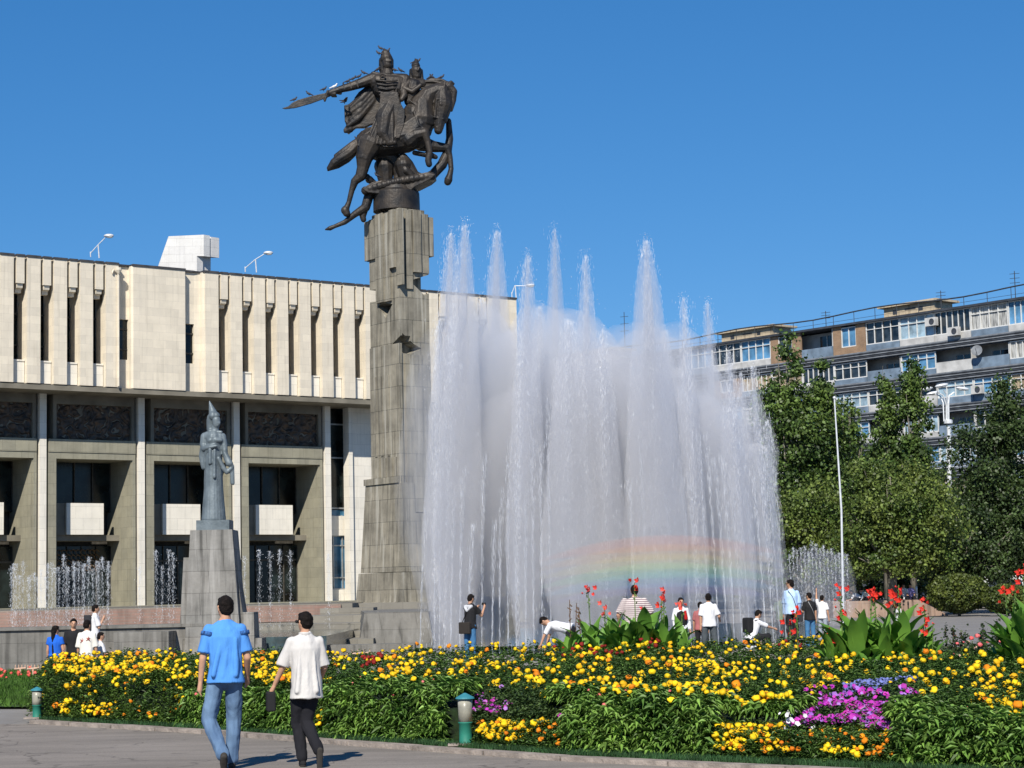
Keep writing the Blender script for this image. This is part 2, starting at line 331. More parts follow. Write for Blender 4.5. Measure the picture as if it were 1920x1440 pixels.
def slot(u0, u1):      # what fills the gap between two fins
    x = pb(); x.box((u0, 1.30, ZS+.2), (u1, 1.34, ZT-1.2)); w_ = part(x, 'window', M_gls)
    x = pb()
    for z in (ZS+1.2, ZS+2.0, ZT-2.9): x.box((u0, 1.22, z), (u1, 1.31, z+.07))
    x.build('bars', M_brz, w_)
    x = pb(); x.box((u0, .30, ZT-.55), (u1, 1.6, ZT-.14)); part(x, 'lintel', M_fin)
    a, b = u0+.155, u1-.155
    x = pb(); x.box((a, .0, ZT-1.5), (b, .36, ZT-.15)); px_ = part(x, 'drop_panel', M_fin)
    x = pb(); x.prism([(.06, ZT-1.5), (.5, ZT-1.5), (.62, ZT-1.95), (.34, ZT-1.95), (.30, ZT-1.78), (.12, ZT-1.72)], lambda p, q, t: (t, p, q), a+.05, b-.05); x.build('corbel', M_fin, px_)
    x = pb(); x.box((u0+.0, .30, ZS+.05), (u1-.03, .95, ZS+1.12)); x.box((u0, .26, ZS+1.12), (u1-.03, 1.0, ZS+1.2)); part(x, 'sill_box', M_white)
PER, FW = 1.42, .70
u = FU(76, 600)[0]-FW          # left edge of the second fin in view
us = [u+PER*k for k in range(-3, 4)]
for k, a in enumerate(us):
    fin(a, a+FW); capbox(a, a+FW, 0)
    if k < 6: slot(a+FW, a+PER); capbox(a+FW+.155, a+PER-.155, 0)
    else: pass
uL = us[0]
x = pb(); x.box((-34, 0, ZS), (uL-PER+FW, 1.2, ZT-.14)); part(x, 'plain_wall', M_fin)
slot(uL-PER+FW, uL)
# wide plain blocks
u1 = us[-1]+FW
bl0, bl1 = FU(250, 600)[0], FU(347.5, 600)[0]
x = pb(); x.prism([(bl0, 0), (bl1, 0), (bl1, 1.6), (bl0-.08, 1.6), (bl0-.08, .12)], lambda a, b, t: (a, b, t), ZS, ZT-.14); part(x, 'plain_block', M_fin); capbox(bl0-.03, bl1, 0)
def recess(a, b):
    x = pb(); x.box((a, .42, ZT-2.9), (b, 1.6, ZT-.14)); x.box((a, .42, ZS), (b, 1.6, ZS+1.5)); part(x, 'recess_wall', M_fin)
    x = pb(); x.box((a, .60, ZS+1.5), (b, .63, ZT-2.9)); w_ = part(x, 'window', M_gls)
    x = pb()
    for z in (ZS+2.0, ZT-3.45): x.box((a, .52, z), (b, .6, z+.08))
    x.build('bars', M_brz, w_)
    capbox(a, b, .4)
recess(u1, bl0-.08)
b2a, b2b = FU(385, 600)[0], FU(410, 600)[0]
x = pb(); x.prism([(b2a, 0), (b2b, 0), (b2b, 1.6), (b2a-.45, 1.6), (b2a-.45, .42), (b2a-.12, .36), (b2a-.10, .15), (b2a-.02, .12)], lambda a, b, t: (a, b, t), ZS, ZT-.14); part(x, 'plain_block', M_fin); capbox(b2a-.05, b2b, 0)
recess(bl1, b2a-.45)
k = 0; u = b2b
while u+PER < uR-1.2:
    g0, g1 = u, u+PER-FW; slot(g0, g1); fin(g1, g1+FW); capbox(g0+.155, g1-.155, 0); capbox(g1, g1+FW, 0); u += PER
x = pb(); x.box((u, 0, ZS), (uR, 1.7, ZT-.14)); part(x, 'plain_block', M_fin); capbox(u, uR, 0)
part(capm, 'coping', M_cap)
# drainpipe with hopper
x = pb(); ud = u1-.06; x.tube([(ud, -.10, ZT-.6), (ud, -.10, ZS+.05)], .055, 8); x.tube([(ud, -.06, ZT-.6), (ud-.28, -.10, ZT-.45), (ud-.34, -.1, ZT-.62)], .05, 6); x.lathe([(.06, -.25), (.16, -.05), (.16, .08)], (ud, -.12, ZT-.4), 10); part(x, 'drainpipe', M_fin)
# ---- lower storey: pillars and portals
pil = [FU(p, 1000, 2.4)[0] for p in (72, 257, 436, 607)]
per = (pil[3]-pil[0])/3
ups = [pil[0]-per*3, pil[0]-per*2, pil[0]-per, pil[0], pil[1], pil[2], pil[3]]
for a in ups:
    x = pb(); x.box((a-.18, 1.84, ZB), (a+.18, 2.5, ZS-.28)); part(x, 'pillar', M_white)
M_rel = mat('bronze_relief', (.05, .046, .044), .5, .5, 3.0, bump=.6, bscale=9, col2=(.13, .085, .055), metal=.3)
def portal(pa, pb_, grill=False):
    a, b = pa+.32, pb_-.30; oa, ob = a+.50, b-.22; y0 = 1.95; zl = ZB+7.55   # opening top
    x = pb()
    x.box((a, y0, ZB), (oa-.06, 4.9, zl)); x.box((ob+.06, y0, ZB), (b, 4.9, zl)); x.box((oa-.06, y0+.09, ZB), (oa, 4.9, zl)); x.box((ob, y0+.09, ZB), (ob+.06, 4.9, zl))
    x.box((a, y0, zl), (b, 4.9, zl+.30)); x.box((a+.01, y0-.035, zl+.33), (b-.01, 2.9, zl+1.0))
    x.box((a+.0, y0+.03, zl+.30), (b, 2.9, zl+.33))
    pr = part(x, 'portal', M_olive)
    zr0, zr1 = zl+1.05, ZS-.75
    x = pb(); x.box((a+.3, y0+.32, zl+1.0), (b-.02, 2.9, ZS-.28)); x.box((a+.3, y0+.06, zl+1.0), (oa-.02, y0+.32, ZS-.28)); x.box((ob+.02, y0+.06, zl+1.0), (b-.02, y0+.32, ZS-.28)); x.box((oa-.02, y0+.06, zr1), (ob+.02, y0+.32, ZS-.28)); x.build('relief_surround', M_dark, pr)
    # swirling carved relief
    g = pb(); nx, nz = 90, 44
    def hgt(i, j):
        q = Vector((i*.085, 0, j*.085)); wv = noise.noise(q*.55+Vector((pa, 0, 0)))*5+noise.noise(q*1.6)*1.5
        return .06*math.sin(wv*3.1+q.x*1.4)+.03*math.sin(wv*5+q.z*3)
    for j in range(nz+1):
        for i in range(nx+1): g.v.append((oa+(ob-oa)*i/nx, y0+.26-hgt(i, j), zr0+(zr1-zr0)*j/nz))
    g.f = [(j*(nx+1)+i, j*(nx+1)+i+1, (j+1)*(nx+1)+i+1, (j+1)*(nx+1)+i) for j in range(nz) for i in range(nx)]; g.m = [0]*len(g.f)
    g.build('relief', M_rel, pr, True)
    # chamber behind: glazing, balcony, doors
    x = pb(); x.box((oa, 4.55, ZB+4.95), (ob, 4.6, zl)); gz = x.build('upper_glazing', M_gls, pr)
    x = pb()
    for t in (.0, .25, .5, .75, 1): x.box((oa+(ob-oa)*t-.03, 4.45, ZB+4.95), (oa+(ob-oa)*t+.03, 4.56, zl-.01))
    x.build('mullions', M_brz, gz)
    c0 = oa+1.05; c1 = ob-1.02
    x = pb(); x.box((c0, 3.15, ZB+3.72), (c1, 3.4, ZB+5.35)); x.build('balcony', M_white, pr)
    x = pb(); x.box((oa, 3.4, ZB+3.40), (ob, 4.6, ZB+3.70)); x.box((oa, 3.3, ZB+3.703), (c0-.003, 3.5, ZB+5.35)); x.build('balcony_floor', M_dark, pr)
    x = pb(); x.box((oa, 4.5, ZB), (ob, 4.55, ZB+3.15)); dr = x.build('door', M_gls, pr)
    x = pb()
    for t in (0, .2, .4, .6, .8, 1): x.box((oa+(ob-oa)*t-.025, 4.42, ZB), (oa+(ob-oa)*t+.025, 4.51, ZB+3.14))
    x.box((oa, 4.42, ZB+2.3), (ob, 4.5, ZB+2.4)); x.build('door_frame', M_brz, dr)
    if grill:
        x = pb(); W_ = c1-c0+.3
        for i in range(9):
            for j in range(4):
                c = Vector((c0+W_*(i+.5)/9, 4.35, ZB+2.0+j*.28)); r = .13; x.tube([c+Vector((math.cos(q)*r, 0, math.sin(q)*r)) for q in [k*.5 for k in range(11)]], .022, 5)
        x.build('ornate_grille', mat('grille_bronze', (.16, .09, .035), .5, .2, 5), pr)
for k in range(6): portal(ups[k], ups[k+1], k == 3)
# right of the last pillar: tall window, then white wing wall
w0 = pil[3]+.16; w1 = FU(655, 900, 2.4)[0]; w2 = FU(851, 1000, 1.9)[0]
x = pb(); x.box((w0, 3.0, ZB+.62), (w1+.6, 3.06, ZB+5.1)); gl = part(x, 'window', M_gls2)
x = pb()
for z in (.62, 1.25, 3.05, 3.6): x.box((w0, 2.9, ZB+z), (w1+.6, 3.0, ZB+z+.07))
for q in (.35, .62): x.box((w0+(w1+.6-w0)*q, 2.92, ZB+.62), (w0+(w1+.6-w0)*q+.06, 3.0, ZB+4.8))
x.build('window_frame', M_alu, gl)
x = pb(); x.box((w0, 3.0, ZB+5.2), (w1+.6, 3.06, ZS-.3)); gl = part(x, 'window', M_gls)
x = pb()
for z in (5.15, 8.0, 9.9): x.box((w0, 2.9, ZB+z), (w1+.6, 3.0, ZB+z+.08))
x.build('window_frame', M_alu, gl)
x = pb(); x.box((w0, 2.7, ZB), (w1+.6, 3.1, ZB+.62)); x.box((w0, 2.8, ZB+3.65), (w1+.6, 3.1, ZB+4.75)); part(x, 'spandrel', M_white)
x = pb(); x.box((w1, 2.2, ZB), (w2, 4.9, ZS-.28)); x.box((w1-.25, 2.0, ZB), (w1-.002, 2.6, ZS-.29)); part(x, 'wing_wall', M_white)
for a in (w2+per*.5, w2+per*1.2):
    if a < uR-.3: x = pb(); x.box((a-.18, 1.84, ZB), (a+.18, 2.5, ZS-.28)); part(x, 'pillar', M_white)
x = pb(); x.box((uR-.6, 1.7, ZB), (uR, 15.5, ZS-.28)); x.box((uR-.35, .4, ZS), (uR, 15.8, ZT-.16)); part(x, 'end_wall', M_fin)
# ---- things on the hall roof
M_cl2 = stone('tower_cladding', (.70, .69, .66), (.64, .63, .61), (.45, .44, .42), .9, .45, .06, (.5, .49, .47), .7, .12, .004, .5, .92)
def RP(px, py, Y): return at(px, py, Y)
ht = empty('roof_tower', (0, 0, 0), 0, 'slanted white stair tower with an overhanging top on the roof of the concert hall', 'tower')
Yt = 112.0
def tw(pts, y0, y1, name, m):
    x = pb(); P = [RP(a, b, Yt) for a, b in pts]
    c0 = Vector((0, y0-Yt, 0)); x.prism([(p.x, p.z) for p in P], lambda a, b, t: (a+t*.9, Yt+t, b), y0, y1); return x.build(name, m, ht)
tw([(292, 512), (316, 443), (382, 440), (382, 480), (369, 480), (369, 530), (290, 530)], 0, .33, 'slanted_wall', M_cl2)
tw([(305, 505), (321, 446), (376, 444.5), (376, 478), (363, 478), (363, 530), (295, 530)], .33, .48, 'stair_core', M_cl2)
tw([(340, 443), (379, 441.5), (379, 479), (340, 479)], .48, .92, 'cantilever', M_cl2)
tw([(340, 479), (363, 479), (363, 530), (340, 530)], .48, .92, 'stem', M_cl2)
M_lamp = mat('lamp_metal', (.62, .64, .66), .45, .08, 5, metal=.2)
M_lens = mat('lamp_lens', (.75, .75, .72), .25, .05, 5)
def roof_lamp(b1, b2, tip, head, Y, label):
    r = empty('roof_lamp', at(*b1, Y), 0, label, 'street lamp'); O = r.location.copy()
    q = lambda p: at(*p, Y)-O
    x = MB(); x.tube([q(b1), q((b1[0]-2, b1[1]-25))], .035, 7); x.tube([q(b2), q((b2[0]-.5, b2[1]-10))], .03, 7); x.build('pole', M_lamp, r)
    x = MB(); x.tube([q((b2[0]-.5, b2[1]-7)), q((b1[0]-3, b1[1]-24)), q(tip)], .025, 7); x.build('arm', M_lamp, r)
    x = MB(); c = q(head); x.ell(c, (.27, .14, .10)); x.build('lamp_head', M_lamp, r, True)
    x = MB(); x.ell(c-Vector((-.04, 0, .07)), (.18, .10, .06)); x.build('lens', M_lens, r, True)
    return r
roof_lamp((186, 484), (170, 482), (197, 446), (204, 442), 103, 'bent street lamp on the hall roof left of the white roof tower')
roof_lamp((481, 511), (460, 510), (496, 476), (503, 474), 108, 'bent street lamp on the hall roof between the roof tower and the column')
roof_lamp((968, 560), (960, 558), (988, 536), (994, 535), 118, 'thin street lamp on the hall roof seen above the fountain spray')
# ---------------------------------------------------------------- podium terraces and basins in front
M_pink = stone('pink_brick', (.33, .205, .165), (.28, .185, .15), (.27, .22, .19), .5, .12, .12, (.4, .33, .28), .8, .3, .012, .5, .8)
M_grey = stone('grey_stone', (.215, .205, .185), (.18, .175, .16), (.12, .115, .105), 1.2, .55, .25, (.33, .32, .30), .75, .35, .007, .5, .55)
M_wet = mat('basin_water', (.045, .07, .075), .06, .3, 2, bump=.4, bscale=7, spec=.8)
tr = MB(); a = gnd(-600, 1131+1.43*0+50)
zt = at(0, 1143.5, 80).z
tr.box((-60, 80, -.5), (at(604, 1130, 80).x+1.2, 99, 1.40)); tr.box((at(640, 1130, 82).x, 83, -.5), (at(850, 1130, 82).x, 112, 1.38))
M_terr = stone('terrace_paving', (.25, .235, .20), (.215, .20, .17), (.15, .14, .12), .9, .35, flat=False, blotch=.2)
tr.build('podium_terrace', M_terr, kind='structure')
tag(MB().box((-60, 79.8, .72), (at(640, 1140, 80).x, 79.998, 1.36)).build('terrace_wall', M_pink), 'low pink brick wall of the terrace in front of the concert hall', 'wall')
st_ = MB()
for k in range(5): st_.box((-60, 79.8-.5*(k+1)-.003, -.5), (at(660, 1150, 79).x+.4*k, 79.8-.5*k-.003, .70-.13*k))
st_.build('terrace_steps', M_terr, kind='structure')
bs = empty('basin_wall', (0, 0, 0), 0, 'long grey stone basin wall behind the group of people at the left', 'wall')
zb = at(100, 1181, 57.2).z
x = MB(); x.box((-42, 57.3, -.9), (at(380, 1200, 57).x, 58.1, zb)); x.build('wall', M_grey, bs)
x = MB(); x.box((-42, 57.22, zb+.002), (at(380, 1200, 57).x, 58.6, zb+.09)); x.build('coping', M_grey, bs)
tag(MB().box((at(213, 1200, 56).x, 56.0, -.9), (at(316, 1200, 56).x, 57.28, at(213, 1186, 56).z)).build('stone_block', M_grey), 'plain grey stone block in front of the left basin wall beside the pedestal', 'block')
MB().box((-40, 58.7, -.1), (at(620, 1200, 60).x, 78, .55)).build('left_basin_water', M_wet, kind='structure')
# stepped stone ledges between the pedestal and the column
lg = empty('stepped_ledge', (0, 0, 0), 0, 'stepped stone ledges of the basin between the left pedestal and the tall column', 'ledge')
Yl = 70
for (x0, x1, yt, y0, y1) in ((440, 700, 1200, 66, 68.5), (440, 700, 1185, 68.502, 70.5), (440, 700, 1170, 70.502, 73), (560, 700, 1154, 73.002, 77), (600, 700, 1140, 77.002, 79.2)):
    x = MB(); x.box((at(x0, yt, y0).x, y0, -.2), (at(x1, yt, y0).x, y1, at((x0+x1)/2, yt, y0).z)); x.build('step', M_terr, lg)
tag(MB().box((at(470, 1215, 60).x, 59.2, -.5), (at(780, 1215, 60).x, 60, at(600, 1209, 60).z)).build('low_basin_wall', M_grey), 'low dark wet basin wall below the stepped ledges', 'wall')
# main basin water around the column and jets
wt = MB(); wt.add([(at(470, 1210, 60).x, 60.02, .10), (at(1500, 1200, 62).x, 60.02, .10), (14, 90, .10), (-12, 90, .10)], [(0, 1, 2, 3)]); wt.build('fountain_water', M_wet, kind='structure')
# ---------------------------------------------------------------- the tall column
CO = at(757, 700, 84.0); CO.z = 0; CO.x = at(757, 1000, 84).x
col = empty('monument_column', CO, HRZ, 'tall weathered stone column with flared base carrying the bronze rider', 'column')
def zc(py, px=757): return at(px, py, 84).z
def ya(px, py=700): # distance along the left face
    return FU(px, py, 0, CO, HN, HE)[0]      # plane x=0
def xb(px, py=700): return FU(px, py, 0, CO, HE, HN)[0]
M_col = stone('column_stone', (.325, .295, .23), (.25, .23, .185), (.12, .115, .095), .62, .95, .55, (.46, .44, .38), .85, .42, .012, .35, .48)
def boolcut(o, cutters):
    for cmb in cutters:
        c = cmb.build('cut', None); md = o.modifiers.new('b', 'BOOLEAN'); md.object = c; md.operation = 'DIFFERENCE'; md.solver = 'EXACT'
        c.parent = o.parent
        dg = bpy.context.evaluated_depsgraph_get(); dg.update(); me = bpy.data.meshes.new_from_object(o.evaluated_get(dg)); o.modifiers.clear(); o.data = me
        bpy.data.objects.remove(c)
YA, XB = ya(694, 600), xb(805, 600)
x = MB(); x.box((0, 0, zc(960)), (XB, YA, zc(396)))
sh = x.build('shaft', M_col, col)
fl = lambda a, b, t: (t, a, b); fr = lambda a, b, t: (a, t, b)
def pl(pts): return [(ya(p, q), zc(q, p)) for p, q in pts]
def pr(pts): return [(xb(p, q), zc(q, p)) for p, q in pts]
cuts = []
x = MB(); x.prism(pl([(688, 531), (709, 533), (708, 556), (688, 554)]), fl, -.3, .55); cuts.append(x)
x = MB(); x.prism(pl([(708, 565), (720, 561.5), (736, 567), (723, 591)]), fl, -.3, .6); cuts.append(x)
x = MB(); x.prism(pr([(768, 524), (806, 508), (806, 543), (796, 549)]), fr, -.3, .6); cuts.append(x)
x = MB(); x.prism(pl([(732, 645), (754, 626), (760, 624), (760, 660), (752, 662)]), fl, -.3, .5); cuts.append(x)
x = MB(); x.prism(pr([(754, 624), (776, 643), (790, 650), (770, 662), (754, 662)]), fr, -.3, .6); cuts.append(x)
boolcut(sh, cuts)
x = MB(); x.box((-.04, .0, zc(560)), (0, .62, zc(391)), 0)
def slabL(p0, p1, t, b, d, name='slab'):   # vertical slab on the left face
    x = MB(); x.box((-d, ya(p1, t), zc(b)), (-.002, ya(p0, t), zc(t))); return x.build(name, M_col, col)
def slabR(p0, p1, t, b, d, name='slab'):
    x = MB(); x.box((xb(p0, t), -d, zc(b)), (xb(p1, t), -.002, zc(t))); return x.build(name, M_col, col)
slabL(686, 707, 399, 474, .10); slabL(708, 722, 391.5, 560, .16); slabL(722, 733, 393, 560, .09); slabL(734, 744, 391, 500, .17); slabL(745, 756, 393, 535, .10)
x = MB(); x.box((.05, YA+.003, zc(474)), (.9, YA+.26, zc(399))); x.build('slab', M_col, col)
slabR(758, 770, 392, 540, .08); slabR(771, 785, 391, 508, .15); slabR(788, 802, 396, 508, .03)
x = MB(); x.box((XB+.003, .05, zc(474)), (XB+.33, 1.0, zc(400))); x.build('slab', M_col, col)
x = MB(); x.box((.1, .1, zc(399)), (XB-.1, YA-.1, zc(388))); x.build('cap', M_col, col)
# lower slabs
x = MB(); x.box((-.14, ya(753.5, 640), zc(905)), (-.002, ya(698, 640), zc(643.5))); x.build('slab', M_col, col)
slabL(757, 757.5, 662, 905, .001) if False else None
slabR(758.5, 806, 664, 960, .05)
for p in (715, 727, 739, 747): slabL(p, p+3.2, 856, 895, .20, 'rib')
for p in (707, 718, 731): slabL(p, p+4, 700, 852, .17, 'rib')
def frust(x0, x1, y0, y1, za, X0, X1, Y0, Y1, zb_, name='base_block'):
    x = MB(); x.add([(X0, Y0, zb_), (X1, Y0, zb_), (X1, Y1, zb_), (X0, Y1, zb_), (x0, y0, za), (x1, y0, za), (x1, y1, za), (x0, y1, za)], [(3, 2, 1, 0), (4, 5, 6, 7), (0, 1, 5, 4), (1, 2, 6, 5), (2, 3, 7, 6), (3, 0, 4, 7)])
    return x.build(name, M_col, col)
ly = lambda px, py: ya(px, py)
frust(-.20, .5, -.10, YA+.25, zc(905), -.36, .6, -.16, YA+.47, zc(1072))
frust(.502, XB+.03, -.12, YA+.1, zc(962), .602, XB+.32, -.24, YA+.5, zc(1072))
frust(-.42, XB+.36, -.30, YA+.56, zc(1073), -.50, XB+.50, -.36, YA+.66, zc(1128))
frust(-.54, XB+.60, -.44, YA+.8, zc(1128), -.75, XB+.75, -.6, YA+1.3, -.05)
x = MB(); x.box((-.26, -.02, zc(893)), (-.003, YA+.3, zc(905)+.003)); x.build('ledge', M_col, col)
tag(MB().box((XB+.85, -1.2, -.1), (XB+3.6, 2.4, at(840, 1121, 84).z)).build('stone_plinth', M_grey, None), 'low stone plinth at the right foot of the column behind the spray', 'plinth').matrix_world = Matrix.Translation(CO) @ Matrix.Rotation(HRZ, 4, 'Z')
x = MB(); P_ = lambda px, d: (px-960)/F*d
x.add([(P_(664, 66.8), 66.8, -.05), (P_(804, 66.8), 66.8, -.05), (P_(835, 80), 81, -.05), (P_(650, 80), 81, -.05), (P_(676, 67), 67, 1.12), (P_(795, 67), 67, 1.12), (P_(815, 80), 81, 1.12), (P_(664, 80), 81, 1.12)], [(3, 2, 1, 0), (4, 5, 6, 7), (0, 1, 5, 4), (1, 2, 6, 5), (2, 3, 7, 6), (3, 0, 4, 7)]); tag(x.build('column_plinth', M_grey), 'broad stone plinth spreading below the flared foot of the tall column', 'plinth')
# ---------------------------------------------------------------- bronze rider
YC = 85.4
BO = at(743, 392, YC)
rid = empty('equestrian_statue', BO, 0, 'dark bronze warrior on a leaping horse with outstretched sword on top of the tall column', 'statue')
SC = YC/F/3.6
def Q(u, v, w=0):      # sketch coordinates; w towards the viewer
    p = at(500+u/3.6, 60+v/3.6, YC); p.y -= w*SC; return p-BO
M_bz = mat('dark_bronze', (.052, .042, .033), .52, .3, 1.8, metal=.25, bump=.6, bscale=8, spec=.4, col2=(.013, .013, .014))
class SB(MB):
    def c(s, a, b, r0, r1=None, **k): return s.cap(Q(*a), Q(*b), r0*SC, (r0 if r1 is None else r1)*SC, **k)
    def chain(s, pts, **k):    # (u,v,w,r)
        for p, q in zip(pts, pts[1:]): s.c(p[:3], q[:3], p[3], q[3], **k)
        return s
    def slab(s, poly, w0, w1): return s.prism(poly, lambda a, b, t: tuple(Q(a, b, t)), w0, w1)
    def done(s, name, vox=.022, par=None, m=None, it=1): return s.remesh(name, m or M_bz, par or rid, vox, it)
h = SB()
h.chain([(1010, 640, 0, 118), (930, 700, 0, 125), (820, 730, 0, 112), (720, 740, 0, 108), (690, 745, 0, 95)])
h.chain([(1040, 590, 0, 112), (1045, 500, 0, 88), (1085, 430, 0, 66), (1150, 395, 0, 52), (1190, 395, 5, 44)])
h.chain([(1000, 560, 0, 90), (1010, 700, 0, 95)])
h.chain([(1185, 410, 8, 48), (1185, 490, 15, 64), (1175, 560, 22, 48), (1165, 640, 28, 36), (1160, 670, 30, 30)])   # head
h.chain([(1215, 420, 5, 34), (1225, 500, 5, 30), (1195, 600, 15, 26)])
h.chain([(1200, 380, 35, 12), (1205, 345, 40, 5)]); h.chain([(1230, 375, -25, 14), (1240, 335, -28, 5)])
for a in range(9):     # mane locks
    t = a/8; u = 1030+200*t; v = 470-120*math.sin(t*1.5)-10; h.chain([(u, v+25, 0, 22), (u+14, v-2, -6, 14), (u+26+6*t, v+6, -14, 8)])
h.chain([(1235, 370, -10, 30), (1262, 400, -10, 26), (1262, 460, -8, 18), (1248, 530, -4, 9)])
# near foreleg and far foreleg
h.chain([(970, 740, 70, 62), (1010, 715, 88, 46), (1070, 700, 96, 33), (1090, 760, 92, 23), (1105, 830, 88, 20), (1098, 862, 84, 24), (1094, 885, 84, 23), (1100, 910, 84, 22)])
h.chain([(1040, 740, -50, 58), (1120, 760, -62, 42), (1215, 768, -70, 30), (1235, 830, -68, 20), (1243, 910, -64, 18), (1235, 950, -62, 21), (1225, 985, -60, 29), (1220, 1000, -60, 26)])
# hind legs
h.chain([(700, 770, 55, 88), (665, 860, 66, 60), (655, 930, 66, 42), (640, 985, 64, 38), (600, 1020, 62, 28), (580, 1080, 60, 20), (560, 1160, 60, 17), (548, 1190, 60, 20), (535, 1215, 60, 30), (545, 1235, 60, 26)])
h.chain([(760, 780, -45, 90), (850, 850, -55, 56), (880, 900, -55, 45), (885, 950, -55, 36), (880, 975, -50, 30)])
h.chain([(690, 990, -30, 28), (720, 1010, -30, 20)])
h.chain([(1150, 470, 72, 7), (1200, 470, 66, 7)]); h.chain([(1135, 590, 62, 7), (1195, 600, 56, 7)]); h.chain([(1150, 470, 72, 6), (1140, 590, 64, 6)]); h.chain([(1135, 592, 64, 5), (1050, 540, 90, 5), (960, 470, 60, 5)])
h.chain([(1178, 505, 72, 9), (1184, 508, 74, 5)]); h.chain([(1150, 655, 54, 8), (1156, 660, 58, 4)]); h.chain([(1000, 560, 96, 9), (1030, 650, 108, 9), (1090, 690, 96, 9)])
h.done('horse')
t = SB(); t.chain([(650, 735, 0, 34), (600, 770, 8, 44), (560, 815, 12, 46), (510, 850, 14, 42), (460, 885, 12, 34), (425, 920, 8, 20)])
t.chain([(640, 720, 10, 22), (575, 770, 26, 24), (520, 810, 26, 22), (470, 840, 20, 16)]); t.chain([(600, 800, -10, 26), (540, 860, -4, 26), (480, 905, 0, 18), (415, 935, 4, 7)]); t.done('horse_tail')
sdl = SB(); sdl.slab([(905, 500), (940, 560), (935, 650), (905, 740), (880, 745), (885, 600)], 98, 122); sdl.slab([(640, 730), (700, 690), (760, 660), (760, 790), (660, 800), (620, 790)], 88, 108); sdl.done('saddle_cloth')
r = SB()   # rider: one body
r.chain([(812, 190, 8, 38), (816, 225, 14, 33)]); r.chain([(820, 205, 28, 24), (838, 205, 40, 10)]); r.chain([(812, 250, 0, 30), (815, 285, 0, 48)])
r.c((720, 320, 10), (930, 320, -10), 44, 44); r.c((760, 345, 12), (890, 345, -5), 66, 60); r.c((790, 380, 8), (870, 385, 0), 76, 70)
r.chain([(825, 400, 5, 84), (828, 450, 5, 66), (835, 500, 10, 72)])
r.chain([(715, 320, 12, 44), (640, 350, 20, 36), (560, 378, 28, 30), (500, 395, 32, 25), (450, 412, 36, 20)])   # sword arm
r.chain([(452, 408, 36, 20), (432, 420, 38, 20), (425, 436, 34, 11)])
for k in range(4): r.chain([(440+k*9, 400, 44, 7), (440+k*9, 430, 48, 7), (446+k*9, 446, 36, 6)])
r.chain([(930, 325, -6, 44), (925, 390, 20, 34), (930, 440, 50, 25), (915, 470, 62, 18)])
r.chain([(845, 500, 40, 70), (800, 600, 78, 66), (790, 700, 96, 52), (830, 770, 104, 26), (870, 770, 108, 17)])   # near leg under the robe
r.chain([(830, 500, -40, 70), (850, 600, -70, 50)])
for k in range(4): r.chain([(745+6*k, 345+26*k, 80, 7), (815, 356+27*k, 92, 7), (885-6*k, 345+26*k, 72, 7)])
for k in range(3): r.chain([(610-45*k, 340+9*k, 50, 6), (622-45*k, 385+8*k, 52, 6)])
r.chain([(770, 440, 66, 10), (830, 455, 80, 11), (890, 440, 60, 10)])
r.done('rider')
rb = SB()
rb.slab([(775, 430), (890, 430), (905, 500), (890, 600), (880, 745), (860, 800), (800, 800), (760, 780), (700, 790), (640, 760), (700, 690), (745, 600), (770, 500)], 60, 108)
for a in range(7):
    u = 700+26*a; rb.chain([(800+8*a, 470, 84, 18), (770+14*a, 600, 106, 15), (u, 780-abs(a-3)*4, 116, 12)])
for a in range(5): rb.chain([(770+26*a, 440, 60, 10), (775+26*a, 400, 66, 8)])
rb.done('robe')
hm = SB(); hm.chain([(808, 178, 4, 44), (803, 150, 0, 34), (798, 128, -2, 15), (793, 112, -4, 5)]); hm.chain([(785, 190, -14, 30), (780, 250, -16, 26), (790, 275, -10, 22)]); hm.chain([(830, 190, -10, 28), (838, 250, -8, 20)]); hm.done('helmet', .02)
sh_ = SB(); sh_.chain([(770, 318, 84, 6), (785, 302, 88, 6), (805, 315, 86, 6), (800, 338, 84, 6), (778, 340, 84, 6), (770, 318, 84, 6)]); sh_.chain([(720, 285, 20, 16), (800, 300, 30, 14), (880, 300, 20, 14), (940, 305, 0, 16)]); sh_.done('collar', .03)
ck = SB()
ck.slab([(760, 330), (690, 345), (620, 400), (590, 440), (600, 470), (520, 490), (525, 600), (545, 610), (515, 655), (550, 680), (600, 640), (660, 640), (700, 620), (735, 610), (770, 520), (770, 400)], -60, -18)
for a in range(8):
    ck.chain([(720, 340+16*a, -40, 30), (640-4*a, 430+22*a, -30+12*(a % 2), 22+6*(a % 2)), (560-3*a+10*(a % 3), 490+20*a, -26+14*(a % 2), 13)])
ck.chain([(560, 650, -30, 26), (530, 665, -26, 14)]); ck.done('cloak', .03)
sw = SB(); sw.slab([(470, 405), (400, 418), (300, 440), (215, 465), (175, 485), (150, 508), (103, 522), (130, 529), (200, 520), (300, 492), (400, 455), (465, 428)], 24, 32); sw.c((415, 405, 28), (395, 470, 28), 9, 9); sw.c((455, 415, 28), (500, 420, 28), 9, 12); sw.done('sword', .022, it=1)
cf = SB()   # companion figure behind the rider's shoulder
cf.chain([(1008, 255, -30, 40), (1010, 290, -26, 30)]); cf.chain([(1005, 215, -34, 32), (1008, 185, -36, 14), (1000, 172, -36, 5)]); cf.chain([(975, 250, -44, 16), (972, 320, -44, 16)]); cf.chain([(1040, 250, -44, 14), (1045, 310, -44, 14)])
cf.c((950, 340, -20), (1050, 340, -40), 36, 36); cf.chain([(990, 360, -10, 52), (975, 430, 0, 48), (960, 470, 10, 34)]); cf.chain([(960, 345, 10, 26), (930, 390, 40, 20), (985, 415, 50, 17), (1040, 370, 40, 15)]); cf.chain([(1030, 240, 4, 8), (1020, 262, 10, 6)])
cf.done('companion_rider')
